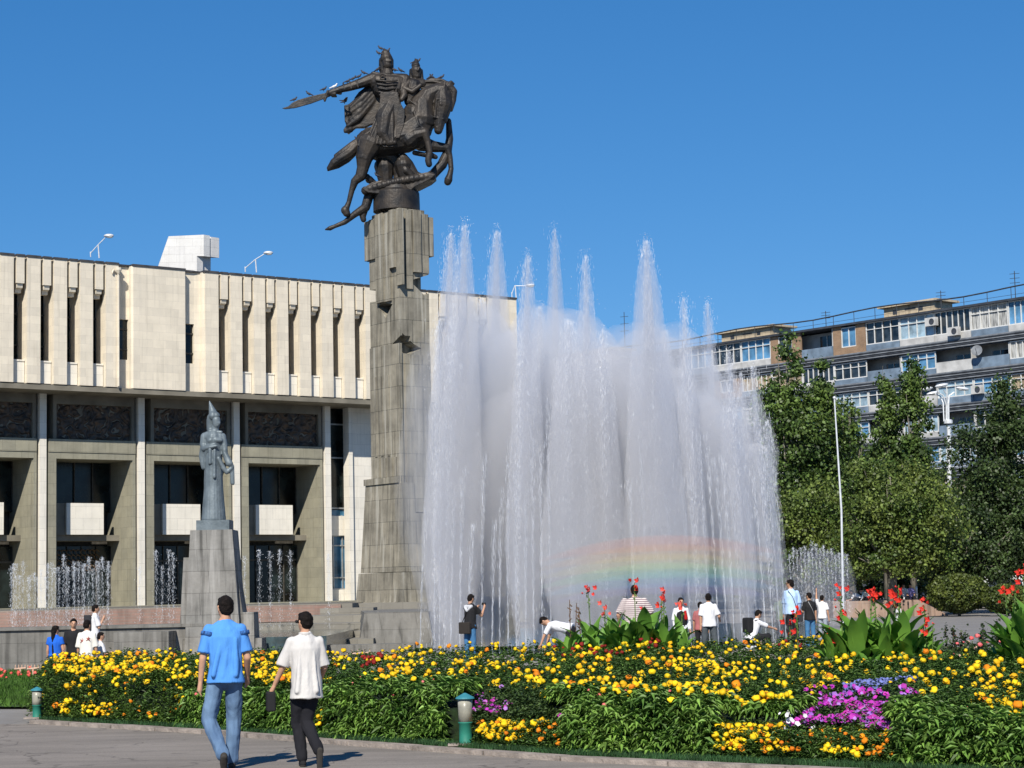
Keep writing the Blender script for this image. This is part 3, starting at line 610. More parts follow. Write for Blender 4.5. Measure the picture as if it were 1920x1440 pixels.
cp = SB(); cp.slab([(1040, 330), (1090, 312), (1160, 305), (1225, 330), (1240, 370), (1170, 380), (1110, 360), (1060, 375), (1040, 400)], -50, -20)
cp.chain([(1050, 340, -30, 16), (1110, 315, -28, 14), (1180, 318, -28, 12), (1230, 345, -28, 14)]); cp.chain([(1070, 330, -20, 10), (1130, 330, -18, 10), (1200, 350, -18, 10)]); cp.done('shoulder_cape')
dr = SB()   # serpent curling under the hooves
dr.chain([(1225, 580, -90, 20), (1232, 700, -95, 26), (1215, 800, -90, 32), (1180, 880, -80, 36), (1120, 950, -60, 34), (1060, 985, -30, 30), (1000, 960, -20, 30), (960, 890, -10, 32), (920, 850, 0, 34)])
dr.chain([(900, 870, 20, 22), (940, 940, 26, 30), (980, 975, 10, 26)]); dr.chain([(1090, 820, 0, 22), (1140, 840, -20, 16), (1000, 820, 20, 18)])
dr.chain([(720, 1060, 20, 36), (690, 1120, 30, 34), (670, 1190, 34, 32), (600, 1235, 36, 24), (530, 1290, 34, 18), (460, 1318, 30, 14), (430, 1330, 28, 17), (400, 1338, 26, 6)])
dr.chain([(665, 1200, 20, 24), (650, 1250, 20, 22), (655, 1270, 20, 20)]); dr.chain([(640, 985, 30, 12), (680, 980, 20, 20), (705, 1010, 10, 18)]); dr.done('serpent')
ds = SB()
T = Matrix.Identity(3)
for i in range(15):
    t = i/14; u = 672+t*445; v = 1070-t*95-8*math.sin(t*3.14); ds.c((u, v, -90-30*math.sin(t*3.14)), (u, v+16, 80+30*math.sin(t*3.14)), 26, 30)
    ds.c((u, v+10, 108*math.sin(.35+t*2.5)), (u+3, v+12, 112*math.sin(.35+t*2.5)), 18, 20)
ds.slab([(655, 1078), (720, 1035), (1090, 968), (1145, 985), (1110, 1015), (1000, 1070), (980, 1090), (760, 1112), (690, 1105)], -95, 112)
for a in range(26): ds.c((668+a*17.5, 1078-a*3.9, 116*math.sin(.3+a*.095)), (670+a*17.5, 1066-a*3.9, 118*math.sin(.3+a*.095)), 9, 7)
ds.chain([(930, 1000, 0, 30), (920, 900, 0, 60)]); ds.chain([(800, 1000, -40, 50), (790, 900, -40, 70)])
ds.done('shield_base')
zd = Q(0, 1195).z
x = MB(); c = Q(877, 1195); x.lathe([(160*SC, -.25), (160*SC, .0), (158*SC, .50), (157*SC, .56), (140*SC, .66), (125*SC, .9)], (c.x, 0, zd), 56); x.build('drum', M_bz, rid)
# ---------------------------------------------------------------- pigeons
pg = empty('pigeon', (0, 0, 0)); M_pg = mat('pigeon_grey', (.05, .05, .06), .7, .2, 20); M_pw = mat('pigeon_white', (.7, .7, .7), .7, .1, 20)
def pigeon_mesh(fly=False):
    x = MB(); x.chain = None
    x.cap((0, 0, .11), (.09, 0, .15), .058, .05); x.cap((.12, 0, .20), (.145, 0, .235), .032, .03); x.cap((.10, 0, .16), (.13, 0, .22), .042, .03)
    x.cap((-.03, 0, .10), (-.17, 0, .05), .04, .02, ax=(0, 1, 0), sc=1.3); x.cap((.02, .02, .06), (.02, .02, .01), .01, .008); x.cap((.02, -.02, .06), (.02, -.02, .01), .01, .008)
    if fly: x.cap((.02, 0, .15), (-.03, .3, .22), .03, .02, ax=(1, 0, 0), sc=2.6); x.cap((.02, 0, .15), (-.03, -.3, .22), .03, .02, ax=(1, 0, 0), sc=2.6)
    return x
p0 = pigeon_mesh().build('body', M_pg, pg, True); x = MB(); x.cap((.17, 0, .232), (.195, 0, .225), .008, .003); x.build('beak', M_pg, pg)
birds = [(185, 470, 28, 'the tip of the sword'), (292, 432, 28, 'the middle of the sword blade'), (385, 400, 28, 'the hilt of the sword'), (545, 350, 40, 'the rider\'s sleeve near the elbow'), (583, 332, 40, 'the rider\'s upper sleeve, second from the elbow'), (620, 318, 38, 'the rider\'s upper sleeve, third from the elbow'), (662, 290, 30, 'the rider\'s sleeve just below the shoulder'), (745, 265, 14, 'the rider\'s right shoulder'), (868, 265, 10, 'the rider\'s left shoulder by the neck'), (910, 268, 0, 'the outer edge of the rider\'s left shoulder'), (775, 118, 0, 'the very top of the rider\'s helmet'), (762, 155, 20, 'the back of the rider\'s helmet'), (812, 140, 10, 'the front of the rider\'s helmet'), (993, 200, -36, 'the left side of the smaller pointed helmet'), (1014, 195, -36, 'the right side of the smaller pointed helmet'), (1100, 305, -30, 'the left of the cape behind the horse neck'), (1120, 305, -30, 'the middle of the cape behind the horse neck'), (1175, 305, -28, 'the cape just above the horse ears'), (618, 735, 10, 'the root of the horse tail'), (755, 990, 60, 'the bronze shield base behind the hind legs')]
for i, (u, v, wv, wh) in enumerate(birds):
    o = pg if i == 0 else copy_tree(pg)
    o.location = BO+Q(u, v+8, wv); o.rotation_euler = (0, 0, random.choice((0, 3.14))+random.uniform(-.6, .6)); s = .92; o.scale = (s, s, s)
    tag(o, 'dark pigeon perched on '+wh, 'pigeon', 'pigeons on the bronze rider')
o = pigeon_mesh().build('pigeon', M_pw, None, True, label='white pigeon perched on the sword hand of the bronze rider', cat='pigeon', group='pigeons on the bronze rider'); o.location = BO+Q(455, 395, 36)
o = pigeon_mesh(True).build('pigeon', M_pg, None, True, label='pigeon flying with open wings left of the bronze cloak', cat='pigeon', group='pigeons on the bronze rider'); o.location = BO+Q(528, 500, 60); o.rotation_euler = (0, 0, .6)
# ---------------------------------------------------------------- woman statue at the left
YS = 58.0; SO = at(402, 995, YS)
ws = empty('woman_statue', SO, 0, 'grey-blue statue of a gowned woman in a tall pointed headdress on the left pedestal', 'statue')
SC2 = YS/F/5.333
def Q2(u, v, w=0):
    p = at(340+u/5.333, 740+v/5.333, YS); p.y -= w*SC2; return p-SO
M_ws = mat('blue_grey_metal', (.17, .205, .225), .5, .2, 2.5, bump=.4, bscale=10, metal=.2, col2=(.10, .125, .14))
def fig(parts, name, vox=.022, it=2):
    x = MB()
    for ch in parts:
        for p, q in zip(ch, ch[1:]): x.cap(Q2(*p[:3]), Q2(*q[:3]), p[3]*SC2, q[3]*SC2)
    return x.remesh(name, M_ws, ws, vox, it)
fig([[(352, 255, 20, 44), (355, 300, 22, 38)], [(385, 285, 40, 16), (392, 292, 44, 8)], [(340, 330, 4, 38), (335, 380, 0, 46)], [(270, 420, 0, 58), (380, 425, 0, 55)], [(320, 430, 6, 80), (322, 500, 6, 78), (325, 560, 0, 72)], [(355, 460, 60, 28), (400, 460, 50, 24)], [(300, 465, 64, 28), (310, 470, 60, 24)],
     [(235, 420, 0, 44), (225, 500, 10, 40), (235, 545, 40, 34), (300, 530, 84, 20), (360, 520, 92, 15)], [(410, 420, 0, 40), (430, 500, 10, 34), (440, 590, 24, 30), (480, 690, 40, 34)], [(320, 520, 92, 8), (350, 512, 96, 8), (375, 516, 94, 7)],
     [(320, 600, 0, 88), (322, 900, 0, 96), (322, 1240, 0, 100)]], 'figure')
fig([[(325, 215, -4, 56), (305, 150, -12, 34), (275, 55, -20, 4)], [(300, 230, -20, 48), (290, 330, -26, 42), (300, 375, -20, 40)], [(262, 250, -40, 18), (256, 350, -46, 12)], [(330, 212, 10, 54), (350, 212, 14, 40)], [(290, 370, 20, 22), (400, 378, 20, 18)]], 'headdress')
fig([[(225, 540, 20, 38), (205, 620, 10, 30), (225, 730, 10, 26)], [(270, 540, 60, 22), (250, 640, 30, 26), (240, 730, 20, 22)], [(300, 550, 84, 18), (300, 690, 88, 20)], [(345, 560, 80, 16), (345, 830, 98, 18)]], 'left_sleeve_folds')
fig([[(440, 590, 30, 26), (490, 690, 40, 34), (520, 720, 30, 16)], [(380, 640, 60, 22), (430, 740, 50, 26), (460, 780, 40, 22), (500, 740, 34, 22)], [(520, 730, 20, 14), (520, 890, 20, 18)], [(500, 740, 26, 12), (505, 890, 26, 12)]], 'right_sleeve_folds')
x = MB()
for i in range(22):
    a = i/22*2*math.pi; c0 = Q2(322+70*math.cos(a), 800, 70*math.sin(a)); c1 = Q2(324+100*math.cos(a), 1250, 98*math.sin(a)); x.cap(c0, c1, 15*SC2, 24*SC2)
x.cap(Q2(322, 780), Q2(323, 1250), 78*SC2, 96*SC2); x.remesh('skirt_folds', M_ws, ws, .022, 1)
x = MB(); x.box(Q2(172, 1262, 150), Q2(500, 1372, -150)); x.build('statue_base', M_ws, ws)
M_ped = stone('pedestal_stone', (.27, .26, .24), (.235, .23, .215), (.13, .125, .115), .75, .62, .5, (.38, .37, .35), .85, .4, .007, .4, .45)
ped = empty('statue_pedestal', Vector((SO.x, SO.y, 0)), 0, 'flared grey stone pedestal with stepped base under the woman statue', 'pedestal')
def fr2(xt0, xt1, yt, xb0, xb1, yb, dt, db, name):
    P = lambda px, py, dd: at(px, py, YS)+Vector((0, dd, 0))-ped.location
    a = [P(xb0, yb, -db), P(xb1, yb, -db), P(xb1, yb, db), P(xb0, yb, db), P(xt0, yt, -dt), P(xt1, yt, -dt), P(xt1, yt, dt), P(xt0, yt, dt)]
    for q in a[:4]: q.z = a[0].z
    for q in a[4:]: q.z = a[4].z
    x = MB(); x.add(a, [(3, 2, 1, 0), (4, 5, 6, 7), (0, 1, 5, 4), (1, 2, 6, 5), (2, 3, 7, 6), (3, 0, 4, 7)]); return x.build(name, M_ped, ped)
fr2(363, 441, 995.5, 353, 462, 1256, .60, .85, 'shaft')
fr2(349, 362, 1046, 341, 357, 1256, .45, .75, 'left_buttress')
fr2(441, 447, 1070, 455, 476, 1256, .4, .6, 'right_buttress')
fr2(437, 480, 1148, 437, 484, 1262, .5, .7, 'right_step'); fr2(470, 495, 1196, 470, 496, 1264, .5, .7, 'right_step'); fr2(330, 350, 1195, 328, 350, 1264, .7, .8, 'left_step')
# ---------------------------------------------------------------- apartment block at the right
AO = at(1700, 700, 145.0); AO.z = 0; AO.x = at(1700, 1000, 145).x
AE = Vector((-.643, .766, 0)); AN = Vector((.766, .643, 0))          # along (to the left, away) and inward
def FA(px, py, yl=0.0): return FU(px, py, yl, AO, AE, AN)
apt = empty('apartment_block', AO, math.atan2(AE.y, AE.x), 'long grey-blue apartment block with glazed balconies behind the trees', 'building')
# local x runs to the left/away; local y = rotate(x,90deg) points left-toward viewer, so inward is -y
def lb(x, a, b, mi=0):  # box with inward depth coordinates
    x.box((a[0], -a[1], a[2]), (b[0], -b[1], b[2]), mi)
M_aw = mat('render_white', (.50, .495, .48), .85, .14, 1.1, detail=8)
M_ab = mat('blue_grey_panel', (.17, .23, .30), .7, .16, 1.5, detail=8)
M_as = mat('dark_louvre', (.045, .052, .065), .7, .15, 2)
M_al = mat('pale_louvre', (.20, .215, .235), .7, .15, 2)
M_ac = stone('beige_concrete', (.60, .49, .34), (.53, .44, .31), (.3, .26, .2), 1.4, .5, .2, (.35, .3, .24), .85, .2, .01)
M_abk = stone('brown_brick', (.36, .22, .12), (.30, .18, .10), (.35, .3, .25), .25, .08, msize=.01)
M_fr = mat('white_frame', (.66, .66, .64), .5, .05, 5)
M_wd = mat('yellow_boards', (.45, .28, .08), .7, .2, 4, stretch=(3, 3, .3))
GL = [mat('pane_dark', (.03, .04, .05), .12, .4, 1.2, spec=.7), mat('pane_blue', (.10, .25, .42), .12, .3, 1.0, spec=.6), mat('pane_curtain', (.42, .42, .40), .5, .3, 2.5, stretch=(4, 4, .5)), mat('pane_pale_blue', (.30, .42, .50), .3, .25, 1.5), mat('pane_tan', (.38, .30, .20), .5, .25, 3, stretch=(4, 4, .5))]
ZR = 21.0; FH = 2.27; BW = 3.18; X0, X1 = -16.0, 36.5
for f in range(7):
    pass
x = MB(); lb(x, (X0, 1.35, 0), (X1, 12, ZR-.1)); x.build('wall', M_aw, apt)
x = MB(); lb(x, (X0, -.25, ZR), (X1, 12.3, ZR+.16)); x.build('roof', M_as, apt)
for f in range(9):
    zt = ZR-f*FH                       # slab above this storey
    x = MB(); lb(x, (X0, -.03, zt-FH), (X1, 1.4, zt-FH+.16)); x.build('floor_slab', M_al, apt)
    if f < 8:
        for k in range(4):
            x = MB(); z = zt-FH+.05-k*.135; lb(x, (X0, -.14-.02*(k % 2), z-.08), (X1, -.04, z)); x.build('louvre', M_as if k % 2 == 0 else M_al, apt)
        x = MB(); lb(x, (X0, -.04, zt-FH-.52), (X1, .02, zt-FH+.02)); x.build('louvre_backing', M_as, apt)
rr = random.Random(5)
nb = int((X1-X0)/BW)
kinds = {}
for f in range(7):
    for b in range(nb):
        xa = X0+.03+b*BW; xb_ = xa+BW-.06; zt = ZR-f*FH-(.0 if f == 0 else .52); zb2 = ZR-(f+1)*FH+.16; pz = zb2+(.45 if f % 2 == 0 else .36)
        if f == 8: continue
        cx = (xa+xb_)/2; px_, py_ = proj(AO+AE*cx+Vector((0, 0, zt-1)))
        if px_ < 1120 or px_ > 1960: continue
        r = rr.random()
        kd = 'glazed' if r < .56 else 'slim' if r < .70 else 'brick' if r < .78 else 'panel' if r < .82 else 'open'
        if (f, b) in kinds: kd = kinds[(f, b)]
        bm_ = MB()
        if kd == 'open':
            lb(bm_, (xa, .0, zb2), (xb_, .06, zb2+.75)); bal = bm_.build('balcony', M_aw if r < .9 else M_ab, apt)
            x = MB(); lb(x, (xa, .05, zb2), (xa+.08, 1.3, zt)); x.build('side_wall', M_aw, bal)
            x = MB(); lb(x, (xa+.9, 1.25, zb2), (xa+2.3, 1.34, zt-.35)); x.build('pane', GL[0], bal)
            x = MB(); lb(x, (xa+1.55, 1.2, zb2), (xa+1.62, 1.25, zt-.35)); x.build('frame', M_fr, bal); continue
        if kd == 'brick':
            lb(bm_, (xa, .0, zb2), (xb_, .15, zb2+.50)); lb(bm_, (xa, .0, zb2+.503), (xa+.9, .15, zt)); lb(bm_, (xb_-.8, .0, zb2+.503), (xb_, .15, zt)); m0 = M_abk if rr.random() < .45 else M_aw
            bal = bm_.build('balcony', m0, apt); wa, wb, w0_, w1_ = xa+.9, xb_-.8, zb2+.50, zt-.1; nm = 2
        elif kd == 'panel':
            lb(bm_, (xa, .0, zb2), (xb_, .10, zt-.6)); bal = bm_.build('balcony', M_wd if rr.random() < .5 else M_ab, apt); wa, wb, w0_, w1_ = xa, xb_, zt-.6, zt; nm = 6
        else:
            lb(bm_, (xa, .0, zb2), (xb_, .10, pz)); bal = bm_.build('balcony', M_ab if rr.random() < .6 else M_aw, apt); wa, wb, w0_, w1_ = xa, xb_, pz, zt; nm = 4 if kd == 'glazed' else 6
        g = rr.choice([0, 0, 1, 2, 2, 3, 3, 4, 1])
        x = MB(); lb(x, (wa, .12, w0_), (wb, .15, w1_)); pn = x.build('pane', GL[g], bal)
        x = MB(); t_ = .055
        lb(x, (wa, .02, w0_), (wb, .10, w0_+.07)); lb(x, (wa, .02, w1_-.07), (wb, .10, w1_))
        for i in range(nm+1):
            q = wa+(wb-wa-t_)*i/nm; lb(x, (q, .025, w0_+.06), (q+t_, .105, w1_-.06))
        if kd == 'glazed': lb(x, (wa, .015, w0_+(w1_-w0_)*.66), (wb, .095, w0_+(w1_-w0_)*.66+.05))
        x.build('frame', M_fr, bal)
# roof huts, railing, pipe, aerials
def hut(p0, p1, pt, pb2, label):
    xa = FA(p1-42, 600, .9)[0]; xc = FA(p0, 600, .9)[0]; zt = FA(p1*.35+p0*.65, pt)[1]
    h_ = empty('roof_hut', AO, apt.rotation_euler.z, label, 'roof hut')
    x = MB(); lb(x, (xa, .9, ZR+.1), (xc, 3.0, zt-.16)); x.build('wall', M_ac, h_)
    x = MB(); lb(x, (xa-.35, .6, zt-.16), (xc+.4, 3.4, zt)); x.build('roof', M_ac, h_)
    for q, w_, zz in ((.18, .4, .25), (.42, 1.0, .75), (.7, .35, .3)):
        x = MB(); u = xc-(xc-xa)*q; lb(x, (u-w_, .88, ZR+.35+zz*.4), (u, .93, zt-.40)); x.build('vent', M_as, h_)
    return h_
hut(1658, 1795, 563, 600, 'beige concrete roof hut with overhanging slab on the right of the apartment roof')
hut(1352, 1490, 612, 645, 'beige concrete roof hut half veiled by spray on the left of the apartment roof')
hut(1060, 1190, 655, 690, 'far beige roof hut on the apartment roof seen through the fountain gap')
rl = empty('roof_railing', AO, apt.rotation_euler.z, 'thin dark railing with a long bent pipe along the apartment roof edge', 'railing')
x = MB()
n = 26; top = []
for i in range(n+1):
    u = X0+(X1-X0)*i/n; hh = .95+.12*math.sin(i*.9)
    x.tube([(u, -.1, ZR+.1), (u, -.1, ZR+hh)], .025, 5); top.append((u, -.1, ZR+hh))
x.tube([(u, -.1, ZR+.45) for u in (X0, X1)], .015, 5); x.build('posts', M_as, rl)
x = MB(); x.tube(top, .055, 6); x.build('pipe', M_as, rl)
def aerial(px, py0, py1, label, dish=False):
    u = FA(px, py0)[0]; zt = FA(px, py1, 1.0)[1]
    r = empty('roof_aerial', AO+AE*u+AN*1.0+Vector((0, 0, ZR+.1)), 0, label, 'aerial')
    x = MB(); x.tube([(0, 0, 0), (0, 0, zt-ZR)], .03, 5); x.build('mast', M_as, r)
    x = MB()
    for q in (.6, .75, .9): x.tube([(-.35, 0, (zt-ZR)*q), (.35, 0, (zt-ZR)*q+.05)], .018, 4)
    x.build('crossbars', M_as, r)
aerial(1888, 560, 513, 'tall thin aerial at the right end of the apartment roof')
aerial(1533, 620, 588, 'thin aerial on the apartment roof above the poplars')
aerial(1748, 562, 550, 'short stubby aerial on top of the right roof hut')
aerial(1156, 655, 590, 'tall aerial mast rising left of the fountain spire')
# satellite dish
u, z = FA(1839, 658); sdh = empty('satellite_dish', AO+AE*u-AN*.45+Vector((0, 0, z)), 0, 'round white satellite dish on a blue-grey balcony of the apartment block', 'satellite dish')
x = MB(); T = Matrix.Rotation(R_(75), 4, 'X') @ Matrix.Rotation(R_(-25), 4, 'Y')
x.lathe([(.03, -.09), (.25, -.06), (.38, .02), (.39, .03), (.38, .03), (.25, -.045), (.02, -.075)], (0, 0, 0), 20, T=T); x.build('dish', M_al, sdh, True)
x = MB(); x.tube([T @ Vector((.0, -.42, .0)), T @ Vector((0, 0, .45))], .02, 5); x.tube([(0, .08, -.05), (0, .4, -.25)], .03, 5); x.build('feed_arm', M_as, sdh)
for (px, py, wh) in ((1794, 622, 'under the open balcony of the top floor'), (1838, 731, 'below the brick framed balcony'), (1752, 604, 'left of the slim windowed balcony on the top floor')):
    u, z = FA(px, py); r = empty('air_conditioner', AO+AE*u-AN*.16+Vector((0, 0, z)), apt.rotation_euler.z, 'boxy air conditioner hung '+wh, 'air conditioner')
    x = MB(); x.box((-.45, -.02, -.3), (.45, .32, .3)); x.build('case', M_aw, r)
    x = MB(); x.lathe([(.20, 0), (.22, .01), (.22, .03), (.18, .035)], (0, 0, 0), 16, T=Matrix.Translation((-.12, .32, 0)) @ Matrix.Rotation(R_(-90), 4, 'X')); x.build('fan_grille', M_as, r)
# ---------------------------------------------------------------- trees
def leafmat(name, c1, c2, sc=.6):
    return mat(name, c1, .5, .2, sc, col2=c2, detail=3, trans=.25, rnd=.55, spec=.4)
LF = {'poplar': leafmat('poplar_leaves', (.125, .19, .04), (.04, .08, .018)), 'bushy': leafmat('maple_leaves', (.165, .21, .045), (.055, .10, .018)), 'dark': leafmat('dark_leaves', (.065, .105, .028), (.025, .045, .013)), 'hedge': leafmat('hedge_leaves', (.12, .15, .028), (.05, .075, .015), 2.0)}
M_bark = mat('bark', (.19, .175, .14), .9, .3, 6, bump=.6, bscale=20, stretch=(1, 1, .25))
def leafcloud(name, pts, nrm, size, m, parent, ar=.75, **k):
    P = np.array(pts); n = len(P); A = RNG.normal(size=(n, 3)); A[:, 2] += .25; A /= np.linalg.norm(A, axis=1)[:, None]
    A = A+np.array(nrm)*.7; A /= np.linalg.norm(A, axis=1)[:, None]
    B = RNG.normal(size=(n, 3)); B -= (B*A).sum(1)[:, None]*A; B /= np.linalg.norm(B, axis=1)[:, None]; Cc = np.cross(A, B)
    s = size*RNG.uniform(.6, 1.3, n)[:, None]
    V = np.stack([P-B*s*.5, P+Cc*s*.5*ar-B*s*.05+A*s*.08, P+B*s*.55, P-Cc*s*.5*ar-B*s*.05+A*s*.08], 1).reshape(-1, 3)
    return link(name, raw_mesh(name, V, np.arange(4*n).reshape(n, 4)), m, parent, **k)
def tree(label, blobs, n, size, lm, trunk, group=None, name='tree', seed=0, cat='tree'):
    """blobs: (px,py,rx_px,ry_px,depth,dz thickness) crown lobes; trunk: (px, py_base, depth, r)"""
    rg = np.random.default_rng(seed+3); tx, tyb, td, tr_ = trunk
    base = gnd(tx, 1131) if False else Vector((at(tx, 1100, td).x, td, 0))
    r = empty(name, base, 0, label, cat, group)
    pts = []; nr = []; tot = sum(b[2]*b[3] for b in blobs); K = []
    for (px, py, rx, ry, d) in blobs:
        c = at(px, py, d)-base; a = rx*d/F; h = ry*d/F; K.append((c, a, h)); m = int(n*rx*ry/tot)
        # clumps on and in the lobe
        nc = max(8, int(m/105))
        dirs = rg.normal(size=(nc, 3)); dirs /= np.linalg.norm(dirs, axis=1)[:, None]; rad = rg.uniform(.30, 1.28, nc)**.6
        cl = dirs*rad[:, None]*np.array([a, a, h]); cs = rg.uniform(.07, .19, nc)*min(a, h)*(1.0+.6*rg.random(nc))+.10
        w_ = rg.integers(0, nc, m); q = rg.normal(size=(m, 3))*cs[w_][:, None]*np.array([1, 1, .8])
        pts.append(cl[w_]+q+np.array(c)); o = cl[w_]/np.array([a, a, h])+q/cs[w_][:, None]*.5; nr.append(o/(np.linalg.norm(o, axis=1)[:, None]+1e-6))
    leafcloud('crown', np.concatenate(pts), np.concatenate(nr), size, LF[lm], r)
    x = MB(); top = max(c.z for c, a, h in K); cx = Vector((0, 0, 0)); lp = [Vector((0, 0, 0)), Vector((.05, .05, top*.35)), Vector((K[0][0].x*.6, K[0][0].y*.6, top*.7)), Vector((K[0][0].x, K[0][0].y, top+.3))]
    x.tube(lp, [tr_, tr_*.8, tr_*.5, tr_*.15], 8)
    rd = random.Random(seed)
    for c, a, h in K:
        for _ in range(4):
            t = rd.uniform(.25, .7); s = lp[0].lerp(lp[-1], t); e = c+Vector((rd.uniform(-.8, .8)*a, rd.uniform(-.8, .8)*a, rd.uniform(-.3, .9)*h)); mid = s.lerp(e, .5)+Vector((0, 0, -.15*(e-s).length*.3)); x.tube([s, mid, e], [tr_*.38, tr_*.22, tr_*.06], 5)
    x.build('trunk', M_bark, r, True); return r
g1 = 'trees in front of the apartment block'
tree('tall poplar with pale branches just right of the big fountain', [(1478, 700, 24, 62, 118), (1470, 800, 46, 80, 118), (1500, 850, 52, 100, 118), (1440, 760, 22, 70, 119), (1460, 930, 50, 70, 118)], 16200, 0.22, 'poplar', (1475, 0, 118, .28), g1, 'poplar_tree', 1)
tree('poplar with narrow tip between the fountain and the flagpole', [(1548, 730, 22, 62, 120), (1540, 820, 40, 80, 120), (1520, 900, 50, 80, 120)], 11700, 0.22, 'poplar', (1540, 0, 120, .25), g1, 'poplar_tree', 2)
tree('sparse light poplar directly behind the flagpole', [(1592, 790, 24, 36, 122), (1600, 850, 38, 60, 122), (1610, 920, 40, 60, 122)], 5760, 0.22, 'poplar', (1598, 0, 122, .22), g1, 'poplar_tree', 3)
tree('very narrow poplar spire left of the balcony with yellow boards', [(1664, 735, 13, 60, 117), (1665, 810, 20, 60, 117), (1660, 890, 30, 60, 117)], 7560, 0.20, 'poplar', (1663, 0, 117, .2), g1, 'poplar_tree', 4)
tree('taller poplar spire left of the white street lamp', [(1712, 720, 22, 50, 116), (1714, 800, 28, 80, 116), (1715, 890, 38, 70, 116)], 10800, 0.20, 'poplar', (1713, 0, 116, .22), g1, 'poplar_tree', 5)
tree('dark tall broad tree at the right edge behind the lamp', [(1882, 790, 30, 72, 110), (1905, 840, 50, 110, 110), (1850, 880, 60, 90, 110), (1890, 960, 80, 80, 110), (1830, 960, 50, 70, 110)], 30600, 0.18, 'dark', (1880, 0, 110, .35), g1, 'broad_tree', 6)
tree('yellow-green broad tree low in front of the poplars beside the flagpole', [(1670, 930, 80, 60, 104), (1640, 1000, 70, 55, 104), (1730, 980, 70, 70, 104), (1700, 1040, 60, 35, 104), (1610, 900, 30, 30, 104), (1640, 1062, 60, 26, 104), (1730, 1052, 50, 24, 104)], 30600, 0.17, 'bushy', (1672, 0, 104, .3), g1, 'broad_tree', 7)
tree('olive leafy tree behind the small right-hand water jets', [(1520, 960, 60, 50, 108), (1500, 1010, 70, 45, 108), (1560, 1010, 50, 40, 108), (1450, 980, 40, 60, 109), (1490, 1070, 50, 26, 108), (1560, 1070, 50, 24, 108)], 18000, 0.17, 'bushy', (1515, 0, 108, .28), g1, 'broad_tree', 8)
tree('dark green tree above the round clipped bushes at the right', [(1800, 1000, 70, 50, 108), (1870, 1030, 70, 45, 108), (1770, 1050, 45, 30, 108), (1930, 1010, 50, 60, 108), (1850, 1068, 60, 24, 108), (1765, 1066, 40, 24, 108)], 21600, 0.17, 'dark', (1795, 0, 108, .3), g1, 'broad_tree', 9)
tree('dark background tree filling the space under the poplars', [(1560, 900, 90, 70, 127), (1700, 930, 90, 80, 127), (1620, 1020, 120, 70, 127), (1470, 1020, 60, 60, 127), (1500, 1085, 90, 40, 127), (1650, 1080, 90, 40, 127), (1470, 1112, 60, 24, 127), (1570, 1112, 60, 24, 127), (1670, 1108, 60, 24, 127)], 21600, 0.26, 'dark', (1600, 0, 127, .35), g1, 'broad_tree', 10)
tree('dark background tree behind the clipped bushes and vans', [(1760, 1020, 90, 70, 134), (1870, 1000, 90, 80, 134), (1930, 1040, 60, 60, 134), (1750, 1080, 70, 32, 134), (1880, 1075, 90, 28, 134)], 16200, 0.26, 'dark', (1830, 0, 134, .35), g1, 'broad_tree', 11)
tree('dark tree behind the right side of the fountain spray', [(1400, 960, 60, 80, 130), (1390, 1050, 70, 60, 130), (1330, 1060, 50, 50, 130)], 9000, .28, 'dark', (1395, 0, 130, .3), g1, 'broad_tree', 12)
def bush(label, px, py, rx, ry, d, n, seed):
    c = at(px, py, d); r = empty('clipped_bush', (c.x, c.y, 0), 0, label, 'bush', 'round clipped bushes on the plaza')
    rg = np.random.default_rng(seed); v = rg.normal(size=(n, 3)); v /= np.linalg.norm(v, axis=1)[:, None]; a, h = rx*d/F, ry*d/F
    rad = rg.uniform(.78, 1.04, n)[:, None]; bump = 1+.06*np.sin(v[:, :1]*9+seed)*np.cos(v[:, 2:]*8)
    P = v*rad*bump*np.array([a, a*.9, h])+np.array([0, 0, c.z]); leafcloud('foliage', P, v, .13, LF['hedge'], r)
    x = MB(); x.tube([(0, 0, 0), (0, 0, c.z)], [.09, .05], 6); x.build('stem', M_bark, r)
bush('big round clipped bush at the right end of the stone ledge', 1797, 1112, 57, 36, 101, 11000, 1)
bush('smaller round clipped bush behind the far right red cannas', 1888, 1123, 46, 27, 99, 8000, 2)
# ---------------------------------------------------------------- plaza furniture at the right
M_pole = mat('pale_pole', (.70, .72, .74), .4, .05, 5, metal=.2)
YP = 88.0; fb = at(1579, 1108, YP); r = empty('flagpole', (fb.x, YP, 0), 0, 'thin tall white flagpole with a small finial in front of the poplars', 'flagpole')
ft = at(1564.5, 748, YP)
x = MB(); x.tube([(0, 0, 0), (ft.x-fb.x+.12, 0, ft.z*.5), (ft.x-fb.x, 0, ft.z)], [.055, .045, .03], 8); x.build('pole', M_pole, r)
x = MB(); x.ell((ft.x-fb.x, 0, ft.z+.05), (.07, .07, .07)); x.build('finial', M_pole, r, True)
YL = 120.0; lb0 = at(1781, 1110, YL); r = empty('plaza_lamp', (lb0.x, YL, 0), 0, 'white street lamp with four curved arms among the trees at the right', 'street lamp')
LQ = lambda px, py, dy=0: at(px, py, YL)-Vector((lb0.x, YL-dy, 0))
x = MB(); x.tube([(0, 0, 0), LQ(1779, 800)], [.14, .12], 12); x.lathe([(.2, -.12), (.26, -.1), (.26, .1), (.16, .14)], LQ(1778, 791), 12); x.build('pole', M_pole, r)
